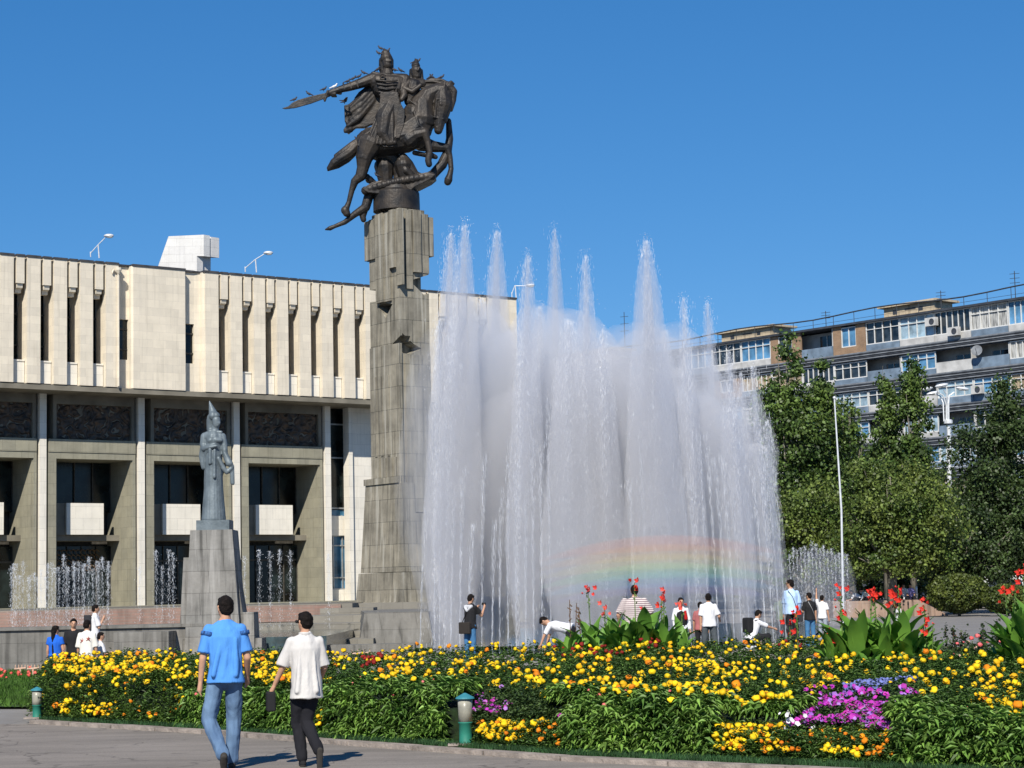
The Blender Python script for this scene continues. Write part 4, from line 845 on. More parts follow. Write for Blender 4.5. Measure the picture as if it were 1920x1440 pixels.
for (s, pts, hd) in ((-.6, [(1774, 790), (1774, 760), (1768, 742), (1756, 735)], (1735, 730)), (.5, [(1779, 790), (1779, 755), (1780, 742), (1790, 735)], (1806, 728)), (-1, [(1776, 790), (1776, 760), (1774, 740), (1768, 732)], (1763, 724)), (1.0, [(1770, 790), (1769, 755), (1764, 742), (1755, 738)], (1752, 736))):
    x = MB(); x.tube([LQ(a, b, s*.25*i/3) for i, (a, b) in enumerate(pts)], .04, 7); x.build('arm', M_pole, r)
    x = MB(); c = LQ(hd[0], hd[1], s*.4); x.ell(c, (.42, .17, .11), T=Matrix.Rotation(R_(-10 if hd[0] < 1770 else 10), 3, 'Y')); hh = x.build('lamp_head', M_pole, r, True)
    x = MB(); x.ell(c-Vector((0, 0, .06)), (.28, .12, .07)); x.build('lens', M_lens, hh, True)
x = MB(); x.tube([LQ(1732, 881), LQ(1818, 872)], .02, 5); x.build('cross_bar', M_pole, r)
M_ledge = stone('pinkish_granite', (.36, .25, .19), (.32, .23, .18), (.25, .2, .17), 1.2, .7, .15)
lz0 = at(1650, 1126, 104); x = MB()
xa, xc = at(1562, 1140, 104).x, at(1722, 1140, 104).x
x.prism([(xa, 0), (xc+1.6, 0), (xc, lz0.z), (xa, lz0.z)], lambda a, b, t: (a, t, b), 104, 112); x.build('granite_ledge', M_ledge, label='low pinkish granite ledge with a sloping right end behind the cannas', cat='ledge')
for i, px in enumerate((1666, 1674, 1719)):
    p = at(px, 1124, 104.5); x = MB(); x.lathe([(.06, 0), (.06, .62), (.045, .70), (.02, .73)], (0, 0, 0), 8); o = x.build('bollard', M_pole, None, True, label=('thin white post on the granite ledge, leftmost of three', 'thin white post on the granite ledge, middle of three', 'thin white post right of the seated people on the granite ledge')[i], cat='post', group='white posts on the granite ledge'); o.location = (p.x, p.y, lz0.z-.002)
# blue awning and vans under the trees
M_blue = mat('blue_tarpaulin', (.01, .16, .60), .6, .1, 3)
aw = empty('blue_awning', (at(1832, 1055, 112).x, 112, 0), 0, 'bright blue awning showing under the dark trees at the right', 'awning')
zq = at(1832, 1055, 112).z; x = MB()
x.prism([(-.9, zq-.25), (.75, zq-.3), (.75, zq-.05), (1.1, zq+.0), (1.15, zq+.35), (.45, zq+.32), (.3, zq-.02), (-.35, zq+.05), (-.7, zq+.3), (-.9, zq+.1)], lambda a, b, t: (a*.62, t+b*.2-.8, b), 0, .05); x.build('canopy', M_blue, aw)
x = MB(); x.tube([(-.5, -.3, 0), (-.5, -.3, zq-.1)], .03, 5); x.build('post', M_as, aw)
x = MB(); x.tube([(.6, -.3, 0), (.6, -.3, zq-.1)], .03, 5); x.build('post', M_as, aw)
M_van = mat('van_paint', (.72, .72, .70), .35, .04, 1, spec=.5); M_tyre = mat('tyre_rubber', (.02, .02, .02), .8, .1, 5)
def van(px, d, label):
    c = at(px, 1110, d); r = empty('white_van', (c.x, d, 0), R_(4), label, 'van', 'vans parked under the trees')
    x = MB(); pr_ = [(-2.3, .45), (2.2, .45), (2.3, .9), (2.25, 1.2), (1.7, 1.3), (1.25, 1.98), (1.1, 2.05), (-2.2, 2.05), (-2.32, 1.9)]
    x.prism(pr_, lambda a, b, t: (a, t, b), -.85, .85); bo = x.build('body', M_van, r); bv = bo.modifiers.new('b', 'BEVEL'); bv.width = .07; bv.segments = 2; bv.limit_method = 'ANGLE'
    for (a, b_) in ((-2.0, -1.0), (-.9, .1), (.2, 1.05)):
        x = MB(); x.prism([(a, 1.25), (b_+.12, 1.25), (b_, 1.8), (a, 1.8)], lambda p, q, t: (p, t, q), -.862, -.84); x.build('window', GL[0], r)
    for a in (-1.5, 1.45):
        for s in (-.8, .8):
            x = MB(); x.lathe([(.2, -.1), (.33, -.09), (.33, .09), (.2, .1)], (0, 0, 0), 18, T=Matrix.Translation((a, s, .33)) @ Matrix.Rotation(R_(90), 4, 'X')); x.build('wheel', M_tyre, r)
    x = MB(); x.box((2.24, -.7, .75), (2.32, -.45, .92)); x.build('headlight', M_lens, r)
van(1852, 128, 'white van mostly hidden between the two round clipped bushes'); van(1905, 126, 'white van at the right edge behind the smaller clipped bush')
# low wall and dark water right of the jets
tag(MB().box((at(1180, 1215, 47).x, 46.6, 0), (at(1545, 1215, 47).x, 47.3, at(1400, 1215, 47).z)).build('stone_bench', M_grey), 'low wet stone bench edging the basin where the schoolboy crouches', 'bench')
# ---------------------------------------------------------------- the flower bed
from bisect import bisect
kx = [proj(p)[0] for p in KP]; ky_ = [p.y for p in KP]
def Df(px):
    i = max(0, min(len(kx)-2, bisect(kx, px)-1)); t = (px-kx[i])/(kx[i+1]-kx[i]); return ky_[i]+(ky_[i+1]-ky_[i])*t
def Db(px): return 33.2-(px-60)/1860*2.2
def N2(x, y, s=1.0, o=0): return noise.noise(Vector((x*s+o, y*s, o*.37)))
def zone(px, v, x, y):
    j = N2(x, y, .9, 3)*90; q = px+j; v2 = v+N2(x, y, 1.4, 9)*.5
    hb = .40+.032*v
    if q < 330: return ('low', .25) if v2 < .25 and q > 130 else ('marigold', hb+.17)
    if q < 560: return ('balsam', .46) if v2 < .9 else ('marigold', hb+.12)
    if q < 645: return ('low', .24) if v2 < .45 else ('petunia', .16+.2*max(0, v)) if v2 < 1.7 else ('marigold', hb+.03)
    if q < 848: return ('balsam', .60) if v2 < 1.9 else ('marigold', hb)
    if q < 1030: return ('low', .2) if v2 < .8 else ('petunia', .14+.19*max(0, v)) if v2 < 2.2 else ('marigold', hb)
    if q < 1325: return ('balsam', .57) if v2 < 1.35 else ('marigold', hb)
    if q < 1475: return ('low', .24) if v2 < .75 else ('balsam', .48) if v2 < 1.3 else ('marigold', hb)
    if q < 1690: return ('low', .2) if v2 < .6 else ('petunia', .12+.19*max(0, v)) if v2 < 2.7 else ('ageratum', .52) if (v2 < 4.2 and q > 1600) else ('marigold', hb)
    return ('balsam', .45) if v2 < 1.1 else ('marigold', hb+.05) if v < 7.5 else ('rosebed', .62)
def canopy(px, d):
    v = d-Df(px)-.42; x = (px-960)/F*d
    k, h = zone(px, v, x, d)
    e = max(0, min(1, v/.30)); left = max(0, min(1, (px-62)/45)); h2 = h*(e*(2-e))**.6*(left*(2-left))**.6
    return k, h2*(1+.16*N2(x, d, 1.7)+.07*N2(x, d, 5, 4)), v
def sample(n, kinds, vmax=99, face=.35):
    out = []
    while len(out) < n:
        px = random.uniform(62, 2280); f = Df(px)+.42; b = Db(px)
        d = f+abs(random.random()**1.5)*(b-f) if random.random() > face else f+random.random()*1.6
        k, h, v = canopy(px, d)
        if v < .5 and (abs(px-860) < 30 or px < 84): continue
        if k in kinds and v < vmax: p = gnd(px, 1200, 0); X = (ray(px, 1150).x/ray(px, 1150).y)*d; out.append((X, d, h+.07, v, px))
    return out
# undergrowth body of the planting: stems and shade mass
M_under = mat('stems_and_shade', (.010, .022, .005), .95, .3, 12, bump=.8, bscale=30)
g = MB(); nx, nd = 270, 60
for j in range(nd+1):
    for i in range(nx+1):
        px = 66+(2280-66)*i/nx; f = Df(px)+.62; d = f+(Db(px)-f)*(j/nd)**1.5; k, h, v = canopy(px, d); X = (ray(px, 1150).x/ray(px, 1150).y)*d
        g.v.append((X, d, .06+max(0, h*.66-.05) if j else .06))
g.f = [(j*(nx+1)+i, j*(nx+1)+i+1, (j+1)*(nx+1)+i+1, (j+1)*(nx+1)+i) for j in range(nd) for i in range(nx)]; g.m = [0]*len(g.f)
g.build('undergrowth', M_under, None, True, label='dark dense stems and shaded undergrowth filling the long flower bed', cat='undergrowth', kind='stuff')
M_mf = leafmat('marigold_leaves', (.11, .19, .035), (.05, .105, .02), 2.0); M_bf = leafmat('balsam_leaves', (.19, .32, .06), (.08, .165, .028), 2.5)
M_pf = leafmat('petunia_leaves', (.075, .12, .03), (.04, .075, .02), 2.0)
def leaves(name, base, dirs, L, Wd, m, bend=.25, **k):
    P, D = np.array(base), np.array(dirs); n = len(P); D /= np.linalg.norm(D, axis=1)[:, None]
    S = np.cross(D, np.array([0, 0, 1.0])+RNG.normal(0, .35, (n, 3))); S /= np.linalg.norm(S, axis=1)[:, None]; U = np.cross(S, D)
    l = (L*RNG.uniform(.65, 1.25, n))[:, None]; wd = l*Wd/L
    mid = P+D*l*.45+U*l*.05; tip = P+D*l-np.array([0, 0, 1])*l*bend
    V = np.stack([P, mid+S*wd*.5+U*wd*.18, tip, mid-S*wd*.5+U*wd*.18], 1).reshape(-1, 3)
    # two triangles folded along the midrib
    I = np.arange(n)[:, None]*4; Fa = np.concatenate([I+np.array([0, 2, 1]), I+np.array([0, 3, 2])], 0)
    return link(name, raw_mesh(name, V, Fa), m, **k)
def jit(s, face=True):
    X, d, z, v, px = s; zz = z
    if v < .55: zz = random.uniform(.08, z+.02); d -= random.uniform(0, .16)
    return (X+random.gauss(0, .02), d+random.gauss(0, .02), zz+random.gauss(0, .02))
B_, D_ = [], []
for s in sample(18500, ('marigold', 'low', 'rosebed'), face=.5):
    p = jit(s)
    for _ in range(9):
        a = random.uniform(0, 6.28); B_.append((p[0]+random.gauss(0, .035), p[1]+random.gauss(0, .035), p[2]+random.gauss(0, .03)-.02)); D_.append((math.cos(a), math.sin(a)-.25, random.uniform(-.2, .9)))
leaves('marigold_foliage', B_, D_, .066, .017, M_mf, label='feathery dark green marigold foliage running the length of the flower bed', cat='foliage', kind='stuff')
B_, D_ = [], []
for s in sample(6900, ('balsam',), face=.75):
    p = jit(s); t = (random.gauss(0, .12), -.35+random.gauss(0, .12), .8)
    for q in range(8):
        a = q*2.4+random.uniform(-.3, .3); B_.append((p[0]+random.gauss(0, .012), p[1]+random.gauss(0, .012), p[2]-.01*q)); D_.append((math.cos(a), math.sin(a)-.15, random.uniform(-.45, .35)))
leaves('balsam_foliage', B_, D_, .115, .030, M_bf, .32, label='bushy mid-green balsam foliage with drooping pointed leaves along the bed front', cat='foliage', kind='stuff')
B_, D_ = [], []
for s in sample(2200, ('petunia', 'ageratum'), face=.4):
    p = jit(s)
    for q in range(8):
        a = random.uniform(0, 6.28); B_.append((p[0]+random.gauss(0, .03), p[1]+random.gauss(0, .03), p[2]+random.gauss(0, .025)-.02)); D_.append((math.cos(a), math.sin(a), random.uniform(-.1, .9)))
leaves('petunia_foliage', B_, D_, .05, .022, M_pf, label='small grey-green leaves of the petunias in the bed', cat='foliage', kind='stuff')
# blossoms
def petal_mat(name, c1, c2, rough=.6, sc=3):
    return mat(name, c1, rough, .1, sc, col2=c2, rnd=.18, trans=.15, spec=.2)
def puff(rng, rows=5, seg=9):     # ruffled double blossom, unit radius
    V, Fa = [(0, 0, .62)], []
    for i in range(rows):
        th = (i+1)/(rows+.6)*2.5
        for k in range(seg):
            r = (1+rng.uniform(-.28, .22)); a = 2*math.pi*(k+.5*(i % 2))/seg; V.append((math.sin(th)*math.cos(a)*r, math.sin(th)*math.sin(a)*r, .62*math.cos(th)*r+rng.uniform(-.06, .06)))
    for k in range(seg): Fa.append((0, 1+k, 1+(k+1) % seg))
    for i in range(rows-1):
        for k in range(seg):
            a, b, c, d = 1+i*seg+k, 1+i*seg+(k+1) % seg, 1+(i+1)*seg+(k+1) % seg, 1+(i+1)*seg+k; Fa += [(a, d, b), (b, d, c)]
    return np.array(V), np.array(Fa)
def disc(rng, seg=5):      # open trumpet blossom
    V, Fa = [(0, 0, -.35)], []
    for k in range(seg*2):
        a = math.pi*k/seg; r = 1.0 if k % 2 == 0 else .82; V.append((math.cos(a)*r, math.sin(a)*r, .12*rng.uniform(-1, 1)+(.05 if k % 2 else 0)))
    for k in range(seg*2): Fa.append((0, 1+k, 1+(k+1) % (seg*2)))
    return np.array(V), np.array(Fa)
def blossoms(name, pts, size, m, tmpl=puff, tilt=.7, **k):
    rng = random.Random(3); T = [tmpl(rng) for _ in range(5)]; Vs, Fs, o = [], [], 0
    for (x, y, z) in pts:
        V, Fa = rng.choice(T); s = size*rng.uniform(.55, 1.3)
        R = (Matrix.Rotation(rng.uniform(0, 6.28), 3, 'Z') @ Matrix.Rotation(rng.uniform(0, .5), 3, 'X')); R2 = Matrix.Rotation(tilt+rng.gauss(0, .25), 3, 'X') @ Matrix.Rotation(rng.gauss(0, .35), 3, 'Y') @ R
        Vs.append(V @ np.array(R2).T*s+np.array([x, y, z])); Fs.append(Fa+o); o += len(V)
    return link(name, raw_mesh(name, np.concatenate(Vs), np.concatenate(Fs)), m, smooth=False, **k)
M_yel = petal_mat('marigold_yellow', (.90, .66, .015), (.86, .46, .01)); M_org = petal_mat('marigold_orange', (.80, .28, .01), (.75, .18, .01))
M_mag = petal_mat('petunia_magenta', (.55, .04, .38), (.38, .03, .40), sc=9); M_lil = petal_mat('petunia_lilac', (.50, .25, .60), (.30, .12, .55), sc=9); M_wht = petal_mat('petunia_white', (.85, .83, .85), (.8, .75, .8))
M_agb = petal_mat('ageratum_blue', (.20, .24, .55), (.14, .16, .42)); M_red = petal_mat('canna_red', (.75, .06, .03), (.62, .03, .03)); M_salm = petal_mat('canna_salmon', (.80, .16, .12), (.75, .08, .06)); M_pnk = petal_mat('rose_pink', (.80, .22, .22), (.75, .12, .12)); M_crm = petal_mat('rose_cream', (.8, .6, .45), (.75, .4, .3)); M_drk = petal_mat('salvia_red', (.30, .02, .015), (.2, .015, .01))
def up(s, a, b):
    X, d, z, v, px = s
    if v < .55: return (X, d-random.uniform(.05, .18), random.uniform(.16, z+.06))
    return (X, d, z+random.uniform(a, b))
def dens(s, th, sc=.8, o=0): return N2(s[0], s[1], sc, o) > th
yl = []
for s in sample(8600, ('marigold',), face=.42):
    px, v = s[4], s[3]
    if px < 100 and random.random() < .8: continue
    if px < 330 or 380 < px < 600: keep = dens(s, -.15, 1.2)
    elif px > 1690: keep = dens(s, -.05, 1.3) and v > 1.2
    else: keep = dens(s, .0, 1.1) if v > 3 else dens(s, .18, 1.6)
    if keep and random.random() < (.50 if v > 3.5 else .42): yl.append(up(s, -.01, .09))
print('marigolds', len(yl))
for s in sample(3000, ('balsam',), face=.25):
    if s[3] > .35 and dens(s, .12, 1.5, 21) and random.random() < .22+.10*s[3]: yl.append(up(s, .0, .09))
om = random.sample(range(len(yl)), len(yl)//16); oset = set(om)
blossoms('marigold_flowers', [p for i, p in enumerate(yl) if i not in oset], .035, M_yel, label='yellow pompom marigold heads scattered over the whole flower bed', cat='marigolds', kind='stuff')
blossoms('orange_marigold_flowers', [yl[i] for i in om], .042, M_org, label='deeper orange marigold heads mixed among the yellow ones', cat='marigolds', kind='stuff')
lw_ = [up(s, -.01, .04) for s in sample(900, ('low',), face=.7) if dens(s, .02, 2.0, 5)]
blossoms('low_marigold_flowers', lw_, .030, M_yel, label='small yellow marigolds in low patches along the bed front', cat='marigolds', kind='stuff')
blossoms('low_orange_flowers', [up(s, -.01, .04) for s in sample(160, ('low',), face=.7)], .026, M_org, label='small orange marigolds in low patches along the bed front', cat='marigolds', kind='stuff')
pt = [s for s in sample(2600, ('petunia',), face=.35)]
mg = [up(s, 0, .05) for s in pt if dens(s, -.05, 1.5, 7) and random.random() < (.85 if s[4] > 1450 else .30)]
k3 = len(mg)
blossoms('magenta_petunias', mg[:int(k3*.62)], .029, M_mag, disc, 1.0, label='magenta and purple petunias in clumps near the bed front', cat='petunias', kind='stuff')
blossoms('lilac_petunias', mg[int(k3*.62):int(k3*.86)], .027, M_lil, disc, 1.0, label='pale lilac petunias mixed into the magenta clumps', cat='petunias', kind='stuff')
wp = []
for _ in range(34):
    px = random.gauss(1472, 18); d = Df(px)+random.uniform(.9, 1.9); wp.append(((ray(px, 1150).x/ray(px, 1150).y)*d, d, .34+random.uniform(-.14, .14)))
blossoms('white_petunias', wp, .031, M_wht, disc, 1.0, label='cluster of white petunias left of the magenta petunias', cat='petunias', kind='stuff')
ag = [up(s, .0, .05) for s in sample(500, ('ageratum',), face=.0)]
blossoms('blue_ageratum', ag, .024, M_agb, label='patch of small powder-blue ageratum below the middle cannas', cat='ageratum', kind='stuff')
bl = [up(s, -.02, .02) for s in sample(260, ('balsam',), face=.8) if random.random() < .22]
blossoms('balsam_flowers', bl, .022, M_pnk, label='few small pink and red balsam flowers among the drooping leaves', cat='balsam flowers', kind='stuff')
sv = []
for c in (1060, 1105, 1150, 1215, 690, 700, 1480):
    for _ in range(9):
        px = random.gauss(c, 14); d = random.uniform(28.5, 31); k, h, v = canopy(px, d); sv.append(((ray(px, 1150).x/ray(px, 1150).y)*d, d, h+.12+random.uniform(0, .06)))
blossoms('dark_red_salvia', sv, .030, M_drk, label='dark red salvia heads at the foot of the left cannas', cat='salvia', kind='stuff')
# ---------------------------------------------------------------- cannas
M_cl = leafmat('canna_leaf', (.13, .27, .035), (.055, .15, .022), 1.6); M_cs = mat('canna_stem', (.10, .17, .04), .6, .2, 5); M_cs2 = mat('canna_flower_stem', (.12, .07, .04), .6, .2, 5)
def blade(base, az, el, L, Wd, droop, m, par, rg):
    x = MB(); d0 = Vector((math.cos(az)*math.cos(el), math.sin(az)*math.cos(el), math.sin(el))); sd_ = Vector((-math.sin(az), math.cos(az), 0)); rows = 8; p = Vector(base); e = el
    wv = [.10, .32, .72, .96, 1.0, .92, .70, .38, .02]
    for i in range(rows+1):
        dd = Vector((math.cos(az)*math.cos(e), math.sin(az)*math.cos(e), math.sin(e))); n = sd_.cross(dd)
        w_ = Wd*wv[i]*.5; rp = .03*Wd*math.sin(i*2.1+az)
        x.v += [tuple(p+sd_*w_+n*(-w_*.35+rp)), tuple(p), tuple(p-sd_*w_+n*(-w_*.35-rp))]
        p = p+dd*(L/rows); e -= droop/rows*(.4+i/rows*1.2)
    for i in range(rows):
        a = 3*i; x.f += [(a, a+1, a+4, a+3), (a+1, a+2, a+5, a+4)]
    x.m = [0]*len(x.f); return x.build('leaf', m, par, True)
def canna(px, d, leaf_h, fl, label, group, seed, fm=None, seedhead=False):
    rg = random.Random(seed); X = (ray(px, 1150).x/ray(px, 1150).y)*d; r = empty('canna_plant', (X, d, .07), 0, label, 'canna', group)
    lean = rg.uniform(-.06, .06); ht = fl or leaf_h*.9
    x = MB(); x.tube([(0, 0, 0), (lean*.5, 0, leaf_h*.5), (lean, 0, leaf_h*.8)], [.018, .015, .010], 6); x.build('stem', M_cs, r)
    n = rg.randint(13, 17); a0 = rg.uniform(0, 6.28)
    for i in range(n):
        t = i/(n-1); z = leaf_h*(.16+.44*t); L = leaf_h*rg.uniform(.44, .60)*(1.05-.2*abs(t-.4)); blade((lean*t*.7, 0, z), a0+i*2.5+rg.uniform(-.5, .5), R_(rg.uniform(48, 74)+14*t), L, L*rg.uniform(.24, .33), R_(rg.uniform(20, 85)), M_cl, r, rg)
    if fl:
        l2 = lean+rg.uniform(-.05, .05)
        x = MB(); x.tube([(lean, 0, leaf_h*.7), (l2, 0, fl-.02)], [.010, .006], 5)
        for i in range(5): x.cap((l2+rg.uniform(-.03, .03), rg.uniform(-.03, .03), fl-.34+.055*i), (l2+rg.uniform(-.03, .03), rg.uniform(-.03, .03), fl-.31+.055*i), .011, .008, n=5)
        fs = x.build('flower_stem', M_cs2 if seedhead else M_cs, r)
        if not seedhead:
            pts = [(l2+rg.gauss(0, .045), rg.gauss(0, .035), fl+rg.uniform(-.15, .06)) for _ in range(6)]
            b = blossoms('blossom', pts, .042, fm or M_red, petal3, .9); b.parent = r
    return r
def petal3(rng):     # ragged upright petals
    V, Fa = [], []
    for q in range(4):
        a = q*1.57+rng.uniform(-.4, .4); c, s = math.cos(a), math.sin(a); w_ = .42; o = len(V)
        V += [(0, 0, -.4), (c*.5-s*w_, s*.5+c*w_, .3), (c*.95, s*.95, .75+rng.uniform(-.3, .3)), (c*.5+s*w_, s*.5-c*w_, .3)]; Fa += [(o, o+1, o+2), (o, o+2, o+3)]
    return np.array(V), np.array(Fa)
def ztop(px, py, d): return at(px, py, d).z-.07
gA, gB, gC = 'cannas of the left clump', 'cannas of the middle clump', 'cannas of the right edge clump'
cn = 0
A_ = [(1045, 1215, 30.6, None, 0), (1062, 1185, 30.8, 1122, 2), (1080, 1190, 31.2, 1128, 2), (1092, 1172, 31.0, 1136, 2), (1106, 1162, 31.3, 1098, 0), (1125, 1175, 30.7, None, 0), (1136, 1160, 31.4, 1138, 1), (1155, 1150, 31, None, 0), (1172, 1150, 30.7, None, 0), (1190, 1145, 31.2, 1090, 0), (1208, 1148, 30.8, 1145, 0), (1228, 1152, 31.3, None, 0), (1243, 1158, 31, 1112, 1), (1250, 1160, 30.7, 1127, 0), (1270, 1165, 31.1, 1138, 1), (1280, 1185, 30.6, None, 0)]
wA = ['at the far left end, with one dark leaf reaching out', 'with a bare seed spike, second from the left', 'with a forked seed spike, third from the left', 'with a short bare spike, fourth from the left', 'with a tall single red flower on a dark stalk', 'flowerless, just right of the tall dark stalk', 'with a low salmon flower head', 'flowerless, left of the striped shirt man', 'broad leafed and flowerless, below the striped shirt man\'s left arm', 'with a red flower over the striped shirt man\'s head', 'with a small red flower at the striped shirt man\'s elbow', 'flowerless, right of the striped shirt man', 'with tall salmon flowers, right of the striped shirt man', 'with a red flower just below the tall salmon one', 'with salmon flowers before the schoolgirl\'s face', 'flowerless, at the far right end']
for (px, ly, d, fy, kd), wh in zip(A_, wA):
    cn += 1; canna(px, d, ztop(px, ly, d), ztop(px, fy, d) if fy else None, 'canna of the left clump, '+wh, gA, cn, M_salm if kd == 1 else M_red, kd == 2)
B2 = [(1493, 1240, 27.5, 1140, 0), (1488, 1250, 27.2, 1172, 0), (1556, 1190, 27, 1190, 0), (1572, 1175, 27.3, 1145, 0), (1584, 1155, 27.0, 1105, 0), (1603, 1140, 26.8, None, 0), (1622, 1160, 27.2, 1112, 0), (1640, 1150, 27, 1110, 0), (1655, 1150, 26.7, None, 0), (1672, 1165, 27.2, 1122, 0), (1682, 1130, 27.0, 1094, 0), (1699, 1150, 26.8, 1120, 0), (1716, 1172, 27.1, None, 0), (1735, 1195, 26.8, 1132, 0), (1752, 1215, 26.6, 1166, 0), (1630, 1215, 26.4, None, 0), (1665, 1225, 26.3, None, 0), (1700, 1225, 26.3, None, 0)]
wB = ['single red flower in front of the blue shirt man', 'low red flower beside the blue shirt man', 'with small low red flowers at the left end', 'with bright red flowers below the tallest left stalk', 'with the tallest red flower of its left half', 'leafy and flowerless, right of the tall left flower', 'thin red spike left of centre', 'thin red spike in the centre', 'flowerless, in the centre', 'with a small red flower before the white post', 'with the tallest red flower, before the seated people', 'with a red flower just right of the tallest', 'long pointed leaves, flowerless, right of the tallest', 'on a thin leaning stalk with paired small red buds', 'with a bright red flower at the right end', 'low leafy shoot at the front left', 'low leafy shoot at the front middle', 'low leafy shoot at the front right']
for (px, ly, d, fy, kd), wh in zip(B2, wB):
    cn += 1; canna(px, d, ztop(px, ly, d), ztop(px, fy, d) if fy else None, 'canna of the middle clump, '+wh, gB, cn)
for (px, ly, d, fy), wh in zip([(1888, 1150, 25.6, 1112), (1904, 1135, 25.3, 1098), (1916, 1120, 25.5, 1068), (1934, 1130, 25.2, 1075)], ['leftmost of the clump with a small red flower', 'second from the left with a ragged red flower', 'tallest of the clump with a big red flower', 'half cut off by the picture edge']):
    cn += 1; canna(px, d, ztop(px, ly, d), ztop(px, fy, d), 'canna at the right edge, '+wh, gC, cn)
# ---------------------------------------------------------------- rose bushes
M_rl = leafmat('rose_leaves', (.05, .085, .025), (.03, .04, .015), 2)
for i, (px, py, d, wh) in enumerate([(1752, 1210, 28, 'beside the middle cannas'), (1778, 1178, 29, 'with one tall shoot against the plaza'), (1812, 1185, 28.5, 'low and full, in the middle of the roses'), (1838, 1176, 29, 'with two tall leafy shoots'), (1866, 1170, 28.4, 'with bright pink blooms left of the edge cannas'), (1740, 1200, 29.5, 'with pale pink blooms at the left end')]):
    X = (ray(px, 1150).x/ray(px, 1150).y)*d; h = ztop(px, py, d); r = empty('rose_bush', (X, d, .07), 0, 'thorny rose bush '+wh, 'rose bush', 'rose bushes behind the right marigolds'); rg = random.Random(40+i)
    x = MB(); P, Nn = [], []
    for q in range(11):
        a = rg.uniform(0, 6.28); e = Vector((math.cos(a)*.38, math.sin(a)*.35, h*rg.uniform(.6, .85))) if q > 1 else Vector((rg.uniform(-.1, .1), 0, h)); x.tube([(0, 0, 0), e*.5+Vector((0, 0, .08)), e], [.012, .008, .004], 5)
        for _ in range(140):
            t = rg.uniform(.25, 1); c = e*t+Vector((rg.gauss(0, .07*(1.3-t)), rg.gauss(0, .07), rg.gauss(0, .05))); P.append(tuple(c)); Nn.append((0, -.3, .7))
    x.build('stems', M_cs2, r); leafcloud('foliage', P, Nn, .05, M_rl, r)
    bp = [(rg.uniform(-.38, .38), rg.uniform(-.3, .1), h*rg.uniform(.45, .9)) for _ in range(7)]
    b = blossoms('blooms', bp, .036, M_pnk if i % 3 else M_crm); b.parent = r
# ---------------------------------------------------------------- green path lights
M_grn = mat('green_paint', (.02, .17, .12), .6, .15, 4); M_teal = mat('teal_paint', (.04, .22, .27), .6, .1, 4); M_dif = mat('frosted_lens', (.34, .33, .27), .3, .2, 5)
def pathlight(px, py, wpx, hpx, label):
    p = gnd(px, py); dd = Df(px)+.24; p = Vector(((px-960)/F*dd, dd, 0)); s = wpx*p.y/F; h = hpx*p.y/F; s *= .88; r = empty('path_light', (p.x, p.y, .0), 0, label, 'path light', 'green path lights at the bed edge')
    x = MB(); x.box((-s*1.0, -s*.55, .06), (s*.3, s*.5, .082)); x.build('slab', M_kerb, r)
    x = MB(); x.lathe([(s*.40, .07), (s*.41, h*.12), (s*.36, h*.13), (s*.37, h*.47), (s*.41, h*.48), (s*.41, h*.50)], (0, 0, 0), 24); x.build('post', M_grn, r, True)
    x = MB(); x.lathe([(s*.40, h*.503), (s*.405, h*.70), (s*.415, h*.895)], (0, 0, 0), 24); x.build('lamp_glass', M_dif, r, True)
    x = MB(); x.lathe([(s*.50, h*.897), (s*.55, h*.90), (s*.52, h*.925), (s*.06, h*1.0)], (0, 0, 0), 24); x.build('cap', M_teal, r)
pathlight(860, 1403, 37, 106, 'round green path light with frosted lens in front of the balsam bushes')
pathlight(66, 1356, 25, 66, 'small green path light half hidden at the left end of the bed')

pts = []
for _ in range(26):
    p = gnd(random.uniform(0, 92), random.uniform(1262, 1285)); pts.append((p.x, p.y, random.uniform(.08, .2)))
blossoms('red_lawn_flowers', pts, .035, M_salm, label='few small red flowers at the back of the left lawn', cat='flowers', kind='stuff')
# ---------------------------------------------------------------- the big fountain
def volmat(name, col, dens, aniso=.15):
    m = bpy.data.materials.new(name); m.use_nodes = True; t = m.node_tree; N = t.nodes; ou = [n for n in N if n.type == 'OUTPUT_MATERIAL'][0]; N.remove(N['Principled BSDF'])
    v = N.new('ShaderNodeVolumePrincipled'); v.inputs['Color'].default_value = (*col, 1); v.inputs['Density'].default_value = dens; v.inputs['Anisotropy'].default_value = aniso; t.links.new(v.outputs[0], ou.inputs['Volume']); return m
VM = {k: volmat('spray_'+k, (.96, .965, 1.0), d) for k, d in (('core', 3.2), ('soft', 1.10), ('light', .50), ('veil', .26))}
M_wat = mat('water_white', (.88, .90, .93), .35, .04, 3, spec=.5, trans=.35)
def ringpt(px, front):
    cxp, cd_ = 1122, 55.0; a, b = 4.95, 4.6
    cX = (cxp-960)/F*cd_
    # X on the ellipse for this px
    d = cd_-(b if front else -b)*.5
    for _ in range(12):
        X = (px-960)/F*d; q = max(0, 1-((X-cX)/a)**2); d = cd_+(-1 if front else 1)*b*math.sqrt(q)
    return Vector((X, d, .1))
def streaks(pts, dirs, L, Wd):
    P = np.array(pts); D = np.array(dirs); n = len(P); D = D/np.linalg.norm(D, axis=1)[:, None]
    A = RNG.normal(size=(n, 3)); S = np.cross(D, A); S /= np.linalg.norm(S, axis=1)[:, None]; l = (L*RNG.uniform(.3, 1.3, n))[:, None]; wd = (Wd*RNG.uniform(.5, 1.4, n))[:, None]
    V = np.stack([P-D*l*.5, P+S*wd*.5, P+D*l*.5, P-S*wd*.5], 1).reshape(-1, 3); return V
